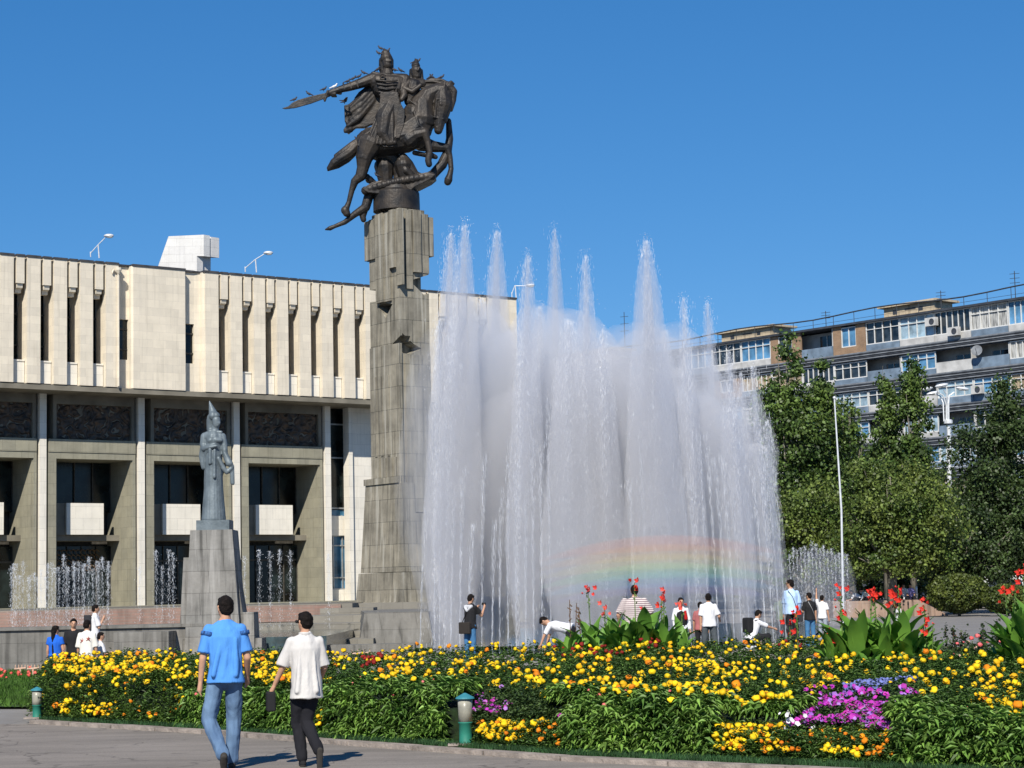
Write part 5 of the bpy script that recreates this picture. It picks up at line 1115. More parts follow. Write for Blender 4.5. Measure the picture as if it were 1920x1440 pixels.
def jet(top, base_px, front, label, k=.75, n=2600, core=True, group='tall jets of the big fountain', vm='soft'):
    B = ringpt(base_px, front); T = at(top[0], top[1], B.y+(.5 if front else -.5)); r = empty('fountain_jet', B, 0, label, 'fountain jet', group)
    H = T.z-B.z; dx, dy = T.x-B.x, T.y-B.y; rg = np.random.default_rng(int(top[0]))
    def cen(z, fall=0): t = 1-math.sqrt(max(0, 1-z/H)); return Vector((dx*t, dy*t, z)) if not fall else Vector((dx*(2-t), dy*(2-t), z))
    # soft spray body: tapering spire of mist that widens as the water drops back
    def body(kk, z0, rmin, name, m, lean):
        x = MB(); rs = []; ns = 16
        for i in range(ns+1):
            z = z0+(H-z0)*(1-(1-i/ns)**1.5); f = max(0, 1-z/H); rr = rmin+kk*f**.58*(1-.72*max(0, min(1, (f-.72)/.26))**1.3); c = Vector((dx*(1-f*.6), dy*(1-f*.6), z))+Vector((lean*f, 0, 0)); m_ = 20
            rs.append([c+Vector((math.cos(2*math.pi*q/m_), math.sin(2*math.pi*q/m_)*1.2, 0))*rr*(1+.13*noise.noise(Vector((q*.9+top[0], z*.8, 0)))) for q in range(m_)])
        x.rings(rs); return x.build(name, m, r, True)
    body(k, .05, .02, 'spray', VM[vm], 0)
    if core: body(k*.34, H*.30, .015, 'spray_core', VM['core'], -dx*.2)
    # water: rising column and falling threads
    nu = int(n*.36); z = H*rg.random(nu)**.8; t = 1-np.sqrt(np.maximum(0, 1-z/H)); sg_ = .018+.11*t
    P1 = np.stack([dx*t+rg.normal(0, 1, nu)*sg_, dy*t+rg.normal(0, 1, nu)*sg_, z], 1); D1 = np.stack([np.full(nu, dx*.25), np.full(nu, dy*.25), np.full(nu, H)], 1)
    nf = n-nu; f = rg.random(nf); z2 = H*(1-f**1.25); R2 = (.03+k*.95*f**.6)*np.sqrt(rg.random(nf)); th = np.floor(rg.random(nf)*17+rg.normal(0, .10, nf))/17*6.283+rg.normal(0, .10, nf)
    P2 = np.stack([dx*(1-(f*.6))+R2*np.cos(th), dy*(1-f*.6)+R2*np.sin(th)*1.2, z2], 1); D2 = np.stack([R2*np.cos(th)*.12, R2*np.sin(th)*.12, -np.ones(nf)], 1)
    nd_ = int(n*.12); fz = rg.random(nd_)**1.3*.32; P4 = np.stack([dx+rg.normal(0, 1, nd_)*(.06+.9*fz), dy+rg.normal(0, 1, nd_)*(.06+.9*fz), H*(1.02-fz)], 1); D4 = rg.normal(0, 1, (nd_, 3))
    V = np.concatenate([streaks(P4, D4, .03, .012), streaks(P1, D1, .13, .0055), streaks(P2, D2, .16, .0042)])
    link('water', raw_mesh('water', V, np.arange(len(V)).reshape(-1, 4)), M_wat, r)
    return r
JT = [((824, 600), 806, 1, .45, 'shorter jet at the far left edge of the fountain, touching the column'), ((846, 438), 800, 0, .75, 'tall twin-peaked jet next to the column, left peak'), ((872, 423), 824, 1, .80, 'tall twin-peaked jet next to the column, right peak'), ((903, 560), 850, 0, .8, 'wide lower jet between the twin peaks and the next spire'), ((932, 434), 902, 0, .85, 'tall dotted spire third from the left'), ((990, 480), 960, 1, .62, 'faint thin spire beside the far roof lamp'), ((1012, 575), 1000, 0, .95, 'low broad jet in the densest white part, left'), ((1040, 430), 1030, 0, .60, 'slender tall spire at the middle of the fountain'), ((1066, 600), 1062, 1, .95, 'low broad jet in the densest white part, right'), ((1098, 480), 1092, 1, .60, 'slender brownish spire right of the middle one'), ((1130, 620), 1128, 1, .60, 'bright pointed jet before the far apartment roof'), ((1162, 740), 1160, 0, .70, 'low jet in the dip of the fountain outline'), ((1211, 452), 1226, 1, .95, 'tallest heavy white spire right of the middle'), ((1246, 620), 1262, 0, .8, 'shoulder jet just right of the heavy spire'), ((1281, 560), 1300, 1, .45, 'faint thin spire between the heavy spire and the roof hut'), ((1326, 568), 1348, 0, .55, 'round-topped brownish spire before the roof hut'), ((1366, 660), 1382, 1, .55, 'thin jet just left of the tall poplar'), ((1388, 700), 1408, 0, .5, 'low jet behind the right side of the fountain'), ((1411, 688), 1440, 1, .55, 'sharp white spire near the right edge'), ((1438, 790), 1458, 0, .4, 'lowest jet closing the right edge of the fountain')]
for i, (tp, bp, fr_, k, wh) in enumerate(JT):
    jet(tp, bp, fr_, wh, k*1.05, 3200 if k > .6 else 2000, core=True, vm='light' if (bp < 810 and k < .6 or bp > 1430) else 'soft')
# straight thin streams seen low along the front of the ring
M_w2 = mat('water_stream', (.70, .73, .78), .3, .04, 3, spec=.5, trans=.4)
ORD = ['first', 'second', 'third', 'fourth', 'fifth', 'sixth', 'seventh', 'eighth', 'ninth', 'tenth', 'eleventh', 'twelfth', 'thirteenth', 'fourteenth', 'fifteenth', 'sixteenth']
LM = [(840, 'left of the photographing boy'), (915, 'right behind the photographing boy'), (1030, 'between the photographing boy and the bending person'), (1245, 'around the striped shirt man'), (1355, 'around the teenage boy in the white shirt'), (1500, 'around the crouching schoolboy')]
cnt = {}
i = 0
for px in [778, 804, 814, 835, 852, 868, 893, 912, 926, 942, 957, 975, 990, 1006, 1022, 1180, 1203, 1221, 1238, 1252, 1283, 1297, 1318, 1334, 1350, 1364, 1378, 1393, 1408, 1423, 1436, 1449, 1460]:
    B = ringpt(px, 1); H = random.uniform(3.2, 6.5); tx = (2.4-B.x)*.06; n = 420
    if i == 0 or True:
        lmk = next(t for q, t in LM if px < q); cnt[lmk] = cnt.get(lmk, -1)+1
        z = H*RNG.random(n)**.9; t = 1-np.sqrt(1-z/H); s_ = .006+.05*t
        P = np.stack([tx*t+RNG.normal(0, 1, n)*s_, .3*t+RNG.normal(0, 1, n)*s_, z], 1); D = np.tile([tx*.2, 0.1, H], (n, 1)); V = streaks(P, D, .26, .0055)
        o = link('thin_stream', raw_mesh('thin_stream', V, np.arange(len(V)).reshape(-1, 4)), M_w2, None, label=ORD[cnt[lmk]]+' thin stream from the left '+lmk, cat='water stream', group='thin streams along the near edge of the fountain'); o.location = B
    i += 1
# drifting spray that hangs around the jets
def blob(name, c, r, m, label, amp=.18, seed=0):
    x = MB(); rs = []; n = 28
    for q in range(-84, 85, 12):
        ring = []
        for k in range(n):
            a = 2*math.pi*k/n; v = Vector((math.cos(a)*math.cos(R_(q)), math.sin(a)*math.cos(R_(q)), math.sin(R_(q)))); s_ = 1+amp*noise.noise(v*2.2+Vector((seed, 0, 0))); ring.append(Vector((v.x*r[0]*s_, v.y*r[1]*s_, v.z*r[2]*s_)))
        rs.append(ring)
    x.rings(rs); o = x.build(name, m, None, True, label=label, cat='spray', kind='stuff'); o.location = c; return o
c = at(1120, 930, 55); blob('drifting_spray', (c.x, 55, c.z), (4.55, 4.2, 4.0), VM['veil'], 'wide veil of fine drifting spray around all the tall jets', seed=3)
c = at(1040, 800, 55); blob('drifting_spray', (c.x, 55.5, c.z), (2.6, 2.4, 3.3), volmat('spray_dense', (.97, .975, 1), .60), 'denser white spray in the left middle of the fountain', seed=9)
c = at(860, 900, 58); blob('drifting_spray', (c.x, 60, c.z), (1.9, 5, 5.2), volmat('spray_thin', (.96, .965, 1), .07), 'thin spray drifting from the fountain towards the column', seed=5)
c = at(1230, 820, 55); blob('drifting_spray', (c.x, 55.5, c.z), (2.3, 2.2, 3.4), volmat('spray_dense2', (.97, .975, 1), .46), 'denser white spray below the heavy spire', seed=13)
c = at(905, 850, 55); blob('drifting_spray', (c.x, 55, c.z), (1.5, 2.4, 4.3), volmat('spray_left', (.97, .975, 1), .30), 'soft white spray joining the left jets of the fountain', seed=17)
c = at(1370, 900, 55); blob('drifting_spray', (c.x, 55, c.z), (1.25, 2.2, 3.0), volmat('spray_right', (.97, .975, 1), .24), 'soft spray joining the right jets of the fountain', seed=27)
# rainbow: coloured scattering inside the spray, one band per colour
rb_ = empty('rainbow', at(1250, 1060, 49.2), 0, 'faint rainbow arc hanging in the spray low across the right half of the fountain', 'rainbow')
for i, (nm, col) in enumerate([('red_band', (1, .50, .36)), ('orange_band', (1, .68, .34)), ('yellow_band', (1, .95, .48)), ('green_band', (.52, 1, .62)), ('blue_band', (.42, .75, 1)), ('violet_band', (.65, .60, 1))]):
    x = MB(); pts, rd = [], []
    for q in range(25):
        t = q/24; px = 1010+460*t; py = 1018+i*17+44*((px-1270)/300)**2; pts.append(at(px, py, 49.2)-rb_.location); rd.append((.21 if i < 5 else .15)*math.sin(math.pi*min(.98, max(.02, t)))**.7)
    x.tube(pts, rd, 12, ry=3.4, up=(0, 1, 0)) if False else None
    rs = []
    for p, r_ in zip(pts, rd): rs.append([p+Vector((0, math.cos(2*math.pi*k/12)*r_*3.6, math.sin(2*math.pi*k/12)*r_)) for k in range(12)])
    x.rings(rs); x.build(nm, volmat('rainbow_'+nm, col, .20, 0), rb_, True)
# ---------------------------------------------------------------- small jets
def smalljet(h, n, sd):
    rg = np.random.default_rng(sd); nu = int(n*.35); z = h*rg.random(nu)**.7; P1 = np.stack([rg.normal(0, .022, nu), rg.normal(0, .022, nu), z], 1); D1 = np.tile([0, 0, 1.0], (nu, 1))
    nt_ = int(n*.2); P3 = np.stack([rg.normal(0, .055, nt_), rg.normal(0, .055, nt_), h-np.abs(rg.normal(0, .22, nt_))], 1); D3 = rg.normal(0, 1, (nt_, 3))
    nf = n-nu-nt_; f = rg.random(nf); R2 = .04+.16*f**.6*rg.random(nf); th = rg.random(nf)*6.28; P2 = np.stack([R2*np.cos(th), R2*np.sin(th), h*(1-f)], 1); D2 = np.tile([0, 0, 1.0], (nf, 1))
    V = np.concatenate([streaks(P1, D1, .09, .009), streaks(P3, D3, .035, .014), streaks(P2, D2, .045, .007)]); return raw_mesh('small_jet', V, np.arange(len(V)).reshape(-1, 4))
SJ = [smalljet(2.3, 430, k) for k in range(4)]
def sj(px, pt, d, zb, label, group, i):
    p = at(px, 1150, d); T = at(px, pt, d).z; o = link('small_water_jet', SJ[i % 4], M_wat, None, label=label, cat='water jet', group=group); o.location = (p.x, d, zb); s = (T-zb)/2.3; o.scale = (1, 1, s); o.rotation_euler = (0, 0, i*1.3); return o
i = 0
for k in range(30):
    px = 20+k*6.4+random.uniform(-3, 3); i += 1; sj(px, random.uniform(1036, 1068) if px > 90 else random.uniform(1050, 1085), random.uniform(62, 70), .6, (ORD[k % 15]+' foaming jet from the left in the '+('left' if k < 15 else 'right')+' half of the dense left row'), 'dense row of jets before the left doorways', i)
for (px, pt, wh) in ((262, 1062, 'in front of the second white pillar, faint'), (293, 1032, 'leftmost in front of the third dark doorway'), (304, 1060, 'low, second in front of the third doorway'), (317, 1030, 'third in front of the third doorway'), (325, 1036, 'beside the pedestal in front of the third doorway'), (439, 1036, 'just right of the woman statue pedestal'), (459, 1040, 'first right of the pedestal against the stone'), (487, 1030, 'leftmost in the fourth dark doorway'), (507, 1033, 'second in the fourth dark doorway'), (525, 1030, 'third in the fourth dark doorway'), (545, 1031, 'rightmost in the fourth dark doorway'), (617, 1038, 'in front of the blue window')):
    i += 1; sj(px, pt, 68, .6, 'single foaming jet '+wh, None, i)
for k in range(16):
    px = 1484+k*7.2; i += 1; sj(px, 1018+abs(px-1535)*.28+random.uniform(-8, 12), random.uniform(78, 84), .05, ORD[k]+' foaming jet from the left right of the big fountain', 'cluster of jets right of the big fountain', i)
c = at(1538, 1100, 80); blob('low_spray', (c.x, 80, 1.5), (1.5, 1.8, 1.7), volmat('spray_low', (.96, .965, 1), .10), 'faint spray around the right cluster of small jets', seed=21)
# ---------------------------------------------------------------- nozzle racks
M_noz = mat('salmon_pipe', (.55, .36, .26), .5, .15, 8)
def rack(px, py, wpx, label, stand=True, nn=4, zf=None):
    p = gnd(px, py+16 if zf is None else py, zf or 0); w_ = wpx*p.y/F; r = empty('nozzle_rack', p, random.uniform(-.2, .2), label, 'nozzle rack', 'nozzle racks around the fountain'); h = .20
    x = MB(); x.tube([(-w_/2, 0, h), (w_/2, 0, h+.02)], .022, 8); x.build('pipe', M_noz, r)
    for k in range(nn):
        q = -w_/2+.02+(w_-.04)*k/(nn-1); x = MB(); x.tube([(q, 0, h), (q, 0, h+.07), (q, 0, h+.10)], [.014, .014, .007], 6); x.build('nozzle', M_noz, r)
    x = MB(); x.tube([(0, 0, 0), (0, 0, h)], .02, 8); x.build('stand', M_noz, r)
for px, py, w_, wh in ((631, 1231, 44, 'leftmost, beside the white shirt boy'), (677, 1224, 36, 'second, T-shaped with four nozzles'), (712, 1230, 34, 'third from the left, tilted'), (741, 1232, 26, 'fourth, smallest, near the column foot'), (770, 1236, 22, 'at the foot of the leftmost thin stream'), (1455, 1207, 60, 'long one right of the crouching boy'), (1392, 1212, 40, 'behind the crouching boy'), (1545, 1190, 40, 'beyond the black shirt boy')):
    rack(px, py, w_, 'salmon nozzle pipe '+wh)
for k, px in enumerate((38, 62, 86)): rack(px, 1255, 22, 'salmon nozzle pipe before the left basin wall, '+('left', 'middle', 'right')[k])
# ---------------------------------------------------------------- people
M_skin = mat('skin', (.50, .28, .18), .55, .06, 6, spec=.3); M_hair = mat('black_hair', (.012, .009, .008), .75, .3, 30, spec=.12, bump=.6, bscale=90)
M_eye = mat('eye', (.03, .02, .02), .2, .05, 3); M_lip = mat('lips', (.40, .15, .12), .5, .05, 3)
CM = {}
def cloth(name, col, col2=None, sc=2.5, **k):
    if name not in CM: CM[name] = mat(name, col, .9, .08, sc, bump=.9, bscale=7, spec=.12, col2=col2, stretch=(1, 1, .38), **k)
    return CM[name]
def striped(name, a, b, w_=9.0):
    m, t, p = nodes(name); N, L = t.nodes, t.links; tc = N.new('ShaderNodeTexCoord'); wv = N.new('ShaderNodeTexWave'); wv.bands_direction = 'Z'; wv.inputs['Scale'].default_value = w_; wv.inputs['Distortion'].default_value = .4
    L.new(tc.outputs['Object'], wv.inputs[0]); r = N.new('ShaderNodeValToRGB'); r.color_ramp.elements[0].color = (*a, 1); r.color_ramp.elements[1].color = (*b, 1); r.color_ramp.elements[0].position = .42; r.color_ramp.elements[1].position = .55; L.new(wv.outputs[0], r.inputs[0]); L.new(r.outputs[0], p.inputs['Base Color']); p.inputs['Roughness'].default_value = .9; return m
def V3(*a): return Vector(a)
def hand(x, w0, d, inner, fwd, s, curl=.35):
    """palm, four bent fingers of unequal length and a thumb leaving the side"""
    d = d.normalized(); inner = (inner-d*inner.dot(d)).normalized(); fwd = d.cross(inner) if d.cross(inner).dot(fwd) > 0 else inner.cross(d)
    p1 = w0+d*.085*s
    x.cap(w0+d*.01*s, p1, .024*s, .030*s, ax=fwd, sc=1.25); x.cap(w0+d*.05*s+fwd*.012*s, p1+fwd*.014*s, .019*s, .02*s); x.cap(w0+d*.05*s-fwd*.014*s, p1-fwd*.018*s, .018*s, .018*s)
    for k, (o, L) in enumerate(((.028, .072), (.010, .080), (-.009, .074), (-.027, .058))):
        b = p1+fwd*o*s; c1 = (d+inner*curl*.5).normalized(); c2 = (d+inner*curl*(1.6+.2*k)).normalized(); m_ = b+c1*L*.5*s; x.cap(b, m_, .0092*s, .0085*s, n=7); x.cap(m_, m_+c2*L*.5*s, .0083*s, .0068*s, n=7)
    t0 = w0+d*.022*s+fwd*.026*s; t1 = t0+(d*.55+fwd*.65+inner*.25).normalized()*.036*s; t2 = t1+(d*.85+fwd*.3+inner*.35).normalized()*.032*s
    x.cap(t0, t1, .012*s, .010*s, n=7); x.cap(t1, t2, .010*s, .008*s, n=7)
def person(label, px, d, H, az, pose=None, top=None, legs=None, shoes=None, sleeve=.8, hair='short', vox=.013, extras=(), hem=-.06, z0=None, group=None, build_=1.0, zfoot=0.0, long_sleeve=False, skirt=False, folds=(), Xw=None, headyaw=0, fw=1.0):
    P = dict(armL=((-.16, .02, -1), (-.06, .22, -1)), armR=((.16, .02, -1), (.06, .22, -1)), legL=((-.03, .0, -1), (0, -.02, -1)), legR=((.03, .0, -1), (0, -.02, -1)), lean=0, footL=0, footR=0, head=0, side=0)
    P.update(pose or {}); s = H/1.75; bw = build_
    X = at(px, 1120, d).x if Xw is None else Xw; gz = dip(X, d) if z0 is None else z0
    n_ = lambda v: Vector(v).normalized()
    hip = {-1: V3(-.09*s*bw, 0, 0), 1: V3(.09*s*bw, 0, 0)}; J = {}
    for sd_, k in ((-1, 'L'), (1, 'R')):
        kn = hip[sd_]+n_(P['leg'+k][0])*.435*s; an = kn+n_(P['leg'+k][1])*.425*s; J['knee'+k], J['ank'+k] = kn, an
    low = min(J['ankL'].z-(.05*math.sin(R_(max(0, P['footL'])))*s), J['ankR'].z-(.05*math.sin(R_(max(0, P['footR'])))*s))-.085*s
    root = P.get('rootz', -low)
    r = empty('person', (X, d, gz), -R_(az), label, 'person', group); O = V3(0, 0, root)
    RX = Matrix.Rotation(-R_(P['lean']), 3, 'X') @ Matrix.Rotation(R_(P['side']), 3, 'Y')
    T = lambda v: O+RX @ (Vector(v)*s)
    sh = {-1: T((-.166*bw, 0, .468)), 1: T((.166*bw, 0, .468))}; neck = T((0, -.005, .555))
    HR = RX @ Matrix.Rotation(R_(P['head']), 3, 'X') @ Matrix.Rotation(-R_(headyaw), 3, 'Z') if True else RX
    HC = neck+Matrix.Rotation(-R_(P['lean']*.6), 3, 'X') @ (V3(0, .02, .145)*s); HQ = lambda v: HC+HR @ (Vector(v)*s)
    bx = MB()
    # head and neck
    bx.ell(HC, (.074*s, .092*s, .112*s), T=HR); bx.ell(HQ((0, .03, -.055)), (.052*s, .055*s, .058*s), T=HR)
    bx.cap(neck-RX @ V3(0, 0, .04*s), HQ((0, -.015, -.06)), .056*s, .052*s)
    bx.cap(HQ((0, .088, .012)), HQ((0, .108, -.018)), .011*s, .015*s, n=7); bx.cap(HQ((-.035, .083, .030)), HQ((.035, .083, .030)), .012*s, .012*s, n=7)
    for q in (-1, 1): bx.cap(HQ((q*.076, -.008, .012)), HQ((q*.072, -.004, -.030)), .014*s, .010*s, n=7)
    bx.cap(HQ((-.016, .092, -.052)), HQ((.016, .092, -.052)), .010*s, n=6)
    # trunk
    bx.cap(T((-.13*bw, 0, .468)), T((.13*bw, 0, .468)), .060*s, .060*s); bx.cap(T((0, 0, .26)), T((0, 0, .42)), .100*s, .108*s, ax=(1, 0, 0), sc=1.42*bw)
    bx.cap(T((0, 0, .10)), T((0, 0, .30)), .094*s, .092*s, ax=(1, 0, 0), sc=1.32*bw); bx.cap(T((-.062*bw, 0, .0)), T((.062*bw, 0, .0)), .090*s, .090*s); bx.cap(T((0, 0, .50)), T((0, 0, .56)), .07*s, .055*s, ax=(1, 0, 0), sc=1.3)
    AR = {}
    for q, k in ((-1, 'L'), (1, 'R')):
        u, f = n_(P['arm'+k][0]), n_(P['arm'+k][1]); el = sh[q]+u*.285*s; wr = el+f*.235*s; AR[k] = (sh[q], el, wr, u, f)
        bx.cap(sh[q], el, .049*s*bw, .038*s*bw); bx.cap(el, wr, .039*s*bw, .026*s); inner = V3(-q, 0, 0) if abs(f.z) > .5 else V3(0, 0, 1)
        hand(bx, wr, f, inner if abs(f.z) > .5 else V3(-q*.8, 0, -.3), V3(0, 1, .2), s)
        h, kn, an = O+hip[q], O+J['knee'+k], O+J['ank'+k]; bx.cap(h, kn, .080*s*bw, .055*s*bw); bx.cap(kn, an, .055*s*bw, .036*s); bx.cap(kn.lerp(an, .15)+V3(0, -.012*s, 0), kn.lerp(an, .45)+V3(0, -.018*s, 0), .042*s, .040*s)
        a = R_(P['foot'+k]); fd = V3(0, math.cos(a), -math.sin(a)); bx.cap(an+V3(0, 0, -.03*s), an+fd*.15*s+V3(0, 0, -.055*s*math.cos(a)), .034*s, .026*s); AR['f'+k] = (an, fd, a)
    bx.remesh('body', M_skin, r, vox, 1)
    # eyes and mouth
    x = MB()
    for q in (-1, 1): x.ell(HQ((q*.030, .087, .014)), (.012*s, .007*s, .007*s), T=HR, n=8)
    x.build('eyes', M_eye, r, True)
    # hair
    x = MB(); x.ell(HQ((0, -.014, .026)), (.083*s, .096*s, .100*s), T=HR); x.ell(HQ((0, -.042, -.012)), (.076*s, .064*s, .075*s), T=HR); x.ell(HQ((0, .045, .082)), (.060*s, .045*s, .030*s), T=HR)
    if hair == 'long':
        x.cap(HQ((0, -.07, .0)), HQ((.01, -.085, -.20)), .062*s, .052*s); x.cap(HQ((.01, -.085, -.2)), T((.0, -.13, .10)), .050*s, .028*s)
    if hair == 'tail': x.cap(HQ((0, -.09, .02)), HQ((0, -.14, -.16)), .036*s, .02*s)
    x.remesh('hair', M_hair, r, vox*1.05, 1, (.014, .03))
    # trousers or skirt
    if skirt:
        x = MB(); x.cap(T((0, 0, .16)), T((0, 0, -.03)), .105*s, .12*s, ax=(1, 0, 0), sc=1.35); x.cap(O+V3(0, 0, -.05*s), O+V3(0, 0, -.42*s), .125*s, .155*s, ax=(1, 0, 0), sc=1.2); x.remesh('skirt', legs, r, vox*1.1, 1, (.02, .08))
    elif legs:
        x = MB(); x.cap(T((-.056*bw, 0, .015)), T((.056*bw, 0, .015)), .108*s, .108*s); x.cap(T((0, 0, .10)), T((0, 0, .03)), .102*s, .106*s, ax=(1, 0, 0), sc=1.32*bw)
        x.cap(T((-.03, 0, -.035)), T((.03, 0, -.035)), .100*s, .100*s)
        for q, k in ((-1, 'L'), (1, 'R')):
            h, kn, an = O+hip[q], O+J['knee'+k], O+J['ank'+k]; x.cap(h, kn, .094*s*bw, .076*s*bw*fw); x.cap(kn, an+(kn-an).normalized()*.02*s, .075*s*bw*fw, .064*s*fw)
        x.remesh('trousers', legs, r, vox, 3, (.022*s, .09*s, (1, 1, 1.4)))
    # shirt
    if top:
        x = MB(); e = .010
        x.cap(T((-.13*bw, 0, .470)), T((.13*bw, 0, .470)), (.058+e)*s, (.058+e)*s); x.cap(T((-.13*bw, -.005, .470)), T((-.03, -.005, .535)), .055*s, .055*s); x.cap(T((.13*bw, -.005, .470)), T((.03, -.005, .535)), .055*s, .055*s); x.cap(T((0, 0, .28)), T((0, 0, .43)), (.104+e)*s, (.110+e)*s, ax=(1, 0, 0), sc=1.38*bw)
        x.rings([[T((math.cos(2*math.pi*k/24)*(rx+e)*bw, math.sin(2*math.pi*k/24)*(ry+e)-.004, z)) for k in range(24)] for z, rx, ry in ((hem, .186, .148), (hem+.06, .178, .142), (.12, .158, .120), (.28, .160, .116), (.40, .172, .116), (.455, .160, .098), (.505, .115, .072))]); x.cap(T((0, -.01, .48)), T((0, -.005, .548)), .085*s, .062*s, ax=(1, 0, 0), sc=1.25)
        for fx0, z0_, fx1, z1_ in folds: x.cap(T((fx0, -.106, z0_)), T((fx1, -.128, z1_)), .018*s, .034*s, n=8)
        for q, k in ((-1, 'L'), (1, 'R')):
            a_, b_, c_ = AR[k][:3]
            x.cap(a_-(b_-a_)*.05, a_.lerp(b_, .25), (.050+e)*s*bw, (.050+e)*s*bw); x.tube([a_, a_.lerp(b_, .3), a_.lerp(b_, sleeve)], [(.048+e)*s*bw, (.056+e)*s*bw, (.064+e)*s*bw], 16)
            if long_sleeve: x.cap(b_, c_.lerp(b_, .08), (.050)*s, .040*s)
        so2 = x.remesh('shirt', top, r, vox, 4, (.030*s, .12*s, (1, 1, 2.4)))
    # shoes
    for k in ('L', 'R'):
        an, fd, a = AR['f'+k]; x = MB(); u_ = V3(0, math.sin(a), math.cos(a))
        heel = O*0+an+O*0; hb = an-fd*.045*s-u_*.045*s; tb = an+fd*.165*s-u_*.058*s
        x.cap(hb, tb, .038*s, .032*s); x.cap(an-u_*.01*s, an+fd*.06*s-u_*.04*s, .042*s, .040*s); sho = x.remesh('shoe', shoes or cloth('black_leather', (.03, .03, .03)), r, vox*.9, 1)
        x = MB(); x.cap(hb-u_*.024*s, tb-u_*.02*s, .034*s, .032*s, ax=u_, sc=.4); x.build('sole', cloth('dark_sole', (.06, .055, .05)), sho, True)
    r['_j'] = 0; del r['_j']
    return r, dict(O=O, T=T, HQ=HQ, HR=HR, AR=AR, s=s, sh=sh, neck=neck)
def bag(x, c, size, mat_, par, name='bag', bev=.02):
    x = MB(); x.box((c.x-size[0]/2, c.y-size[1]/2, c.z-size[2]/2), (c.x+size[0]/2, c.y+size[1]/2, c.z+size[2]/2)); o = x.build(name, mat_, par); b = o.modifiers.new('b', 'BEVEL'); b.width = bev; b.segments = 3; return o
def strap(pts, m, par, w_=.018, name='strap'):
    x = MB(); x.tube(pts, w_, 6, ry=.35); return x.build(name, m, par, True)
JEAN = cloth('blue_denim', (.075, .13, .23), (.15, .24, .37), 5); DK = cloth('black_trousers', (.018, .018, .022)); WHT = cloth('white_cotton', (.70, .70, .71), (.62, .62, .64)); BLK = cloth('black_cotton', (.02, .02, .022)); GRYJ = cloth('dark_grey_jeans', (.06, .075, .085), (.09, .10, .11)); WSH = cloth('white_shoes', (.75, .75, .75)); CRM = cloth('cream_linen', (.74, .71, .64), (.68, .65, .58))
# --- two walkers in the foreground
dA = 20.15
r, q = person('young man in bright blue t-shirt and jeans walking away on the pavement', 422, dA, 1.725, -10, dict(armL=((-.22, -.10, -1), (-.10, .12, -1)), armR=((.19, -.10, -1), (.02, .75, -1)), legL=((-.19, .10, -1), (.40, -.52, -1)), legR=((-.02, .24, -1), (-.05, .02, -1)), footL=52, footR=-4, lean=2, head=0), cloth('blue_tshirt', (.085, .275, .66), (.075, .24, .60)), JEAN, cloth('dark_brown_shoes', (.05, .045, .04)), .80, vox=.0085, hem=-.06, headyaw=-22, fw=1.05, build_=1.0, folds=((-.04, .40, -.13, .02), (.03, .36, -.03, .0), (.10, .38, .09, .02)))
NAV = cloth('navy_print', (.02, .04, .12), (.05, .16, .42), 60)
for k in ('L', 'R'):
    a_, b_ = q['AR'][k][:2]; x = MB(); u = (b_-a_).normalized(); c0 = a_+u*.015
    x.tube([a_+u*.012, a_+u*.052], [.072, .0735], 18); x.build('sleeve_print', NAV, r, True)
r, q = person('young man in loose white shirt and black trousers walking away with a black bag', 572, 20.3, 1.555, -12, dict(armL=((-.34, .10, -1), (-.42, .45, -1)), armR=((.18, .05, -1), (-.1, .9, -.6)), legL=((.0, .26, -1), (.12, -.12, -1)), legR=((-.20, .16, -1), (.36, -.78, -1)), footR=72, footL=0, lean=3), cloth('white_shirt_cloth', (.58, .56, .535), (.50, .48, .46)), DK, BLK, .95, vox=.0085, hem=-.16, headyaw=-30, build_=1.0, folds=((-.07, .38, -.11, -.08), (.0, .38, .0, -.10), (.08, .36, .11, -.08)))
x = MB(); x.cap(q['HQ']((-.078, .02, .015)), q['HQ']((-.04, .095, .018)), .007, .007, n=6); x.cap(q['HQ']((-.05, .092, .012)), q['HQ']((.05, .092, .012)), .017, .017, n=8); x.build('sunglasses', BLK, r, True)
x = MB(); T_ = q['T']; x.rings([[T_((math.cos(a*.5236)*.075, math.sin(a*.5236)*.068-.005, z)) for a in range(12)] for z in (.530, .575, .585)]); x.build('collar', cloth('white_shirt_cloth', (0, 0, 0)), r, True)
hb = q['AR']['L'][2]+q['AR']['L'][4]*.10
b = bag(None, hb+V3(0, 0, -.08), (.09, .16, .20), BLK, r, 'black_bag')
# --- group at the left basin
gL = None
WM = -1
person('girl with very long black hair in a blue top and jeans beside the left basin', 104, 45.5, 1.58, 12, None, cloth('royal_blue_top', (.02, .12, .55)), JEAN, WSH, .45, 'long', .014, hem=.02, headyaw=25)
person('man in an open-necked black shirt facing the camera in the left group', 138, 46.5, 1.72, 165, None, BLK, DK, None, .85, 'short', .014)
r, q = person('man in a cream shirt with red flower print, back turned, in the left group', 163, 44.5, 1.70, 10, None, CRM, DK, None, .95, 'short', .014, headyaw=10)
RD = cloth('red_print', (.30, .06, .05)); x = MB()
for (a, b_) in ((-.06, .34), (.08, .38)):
    for k in range(5): x.cap(q['T']((a, -.125, b_)), q['T']((a+.05*math.sin(k-2), -.128, b_+.07*math.cos(k-2))), .012, .006, n=6)
x.build('flower_print', RD, r, True)
r, q = person('boy in white shirt with dark backpack standing higher than the left group', 178, 50.5, 1.62, 70, dict(armR=((.1, .3, -1), (-.2, .5, 1))), WHT, DK, None, .85, 'short', .014, z0=-.02)
bag(None, q['T']((0, -.20, .34)), (.26, .15, .38), cloth('dark_bag', (.04, .04, .045)), r, 'backpack'); strap([q['T']((-.1, -.14, .5)), q['T']((-.1, .02, .57)), q['T']((-.1, .13, .4)), q['T']((-.1, -.12, .2))], BLK, r)
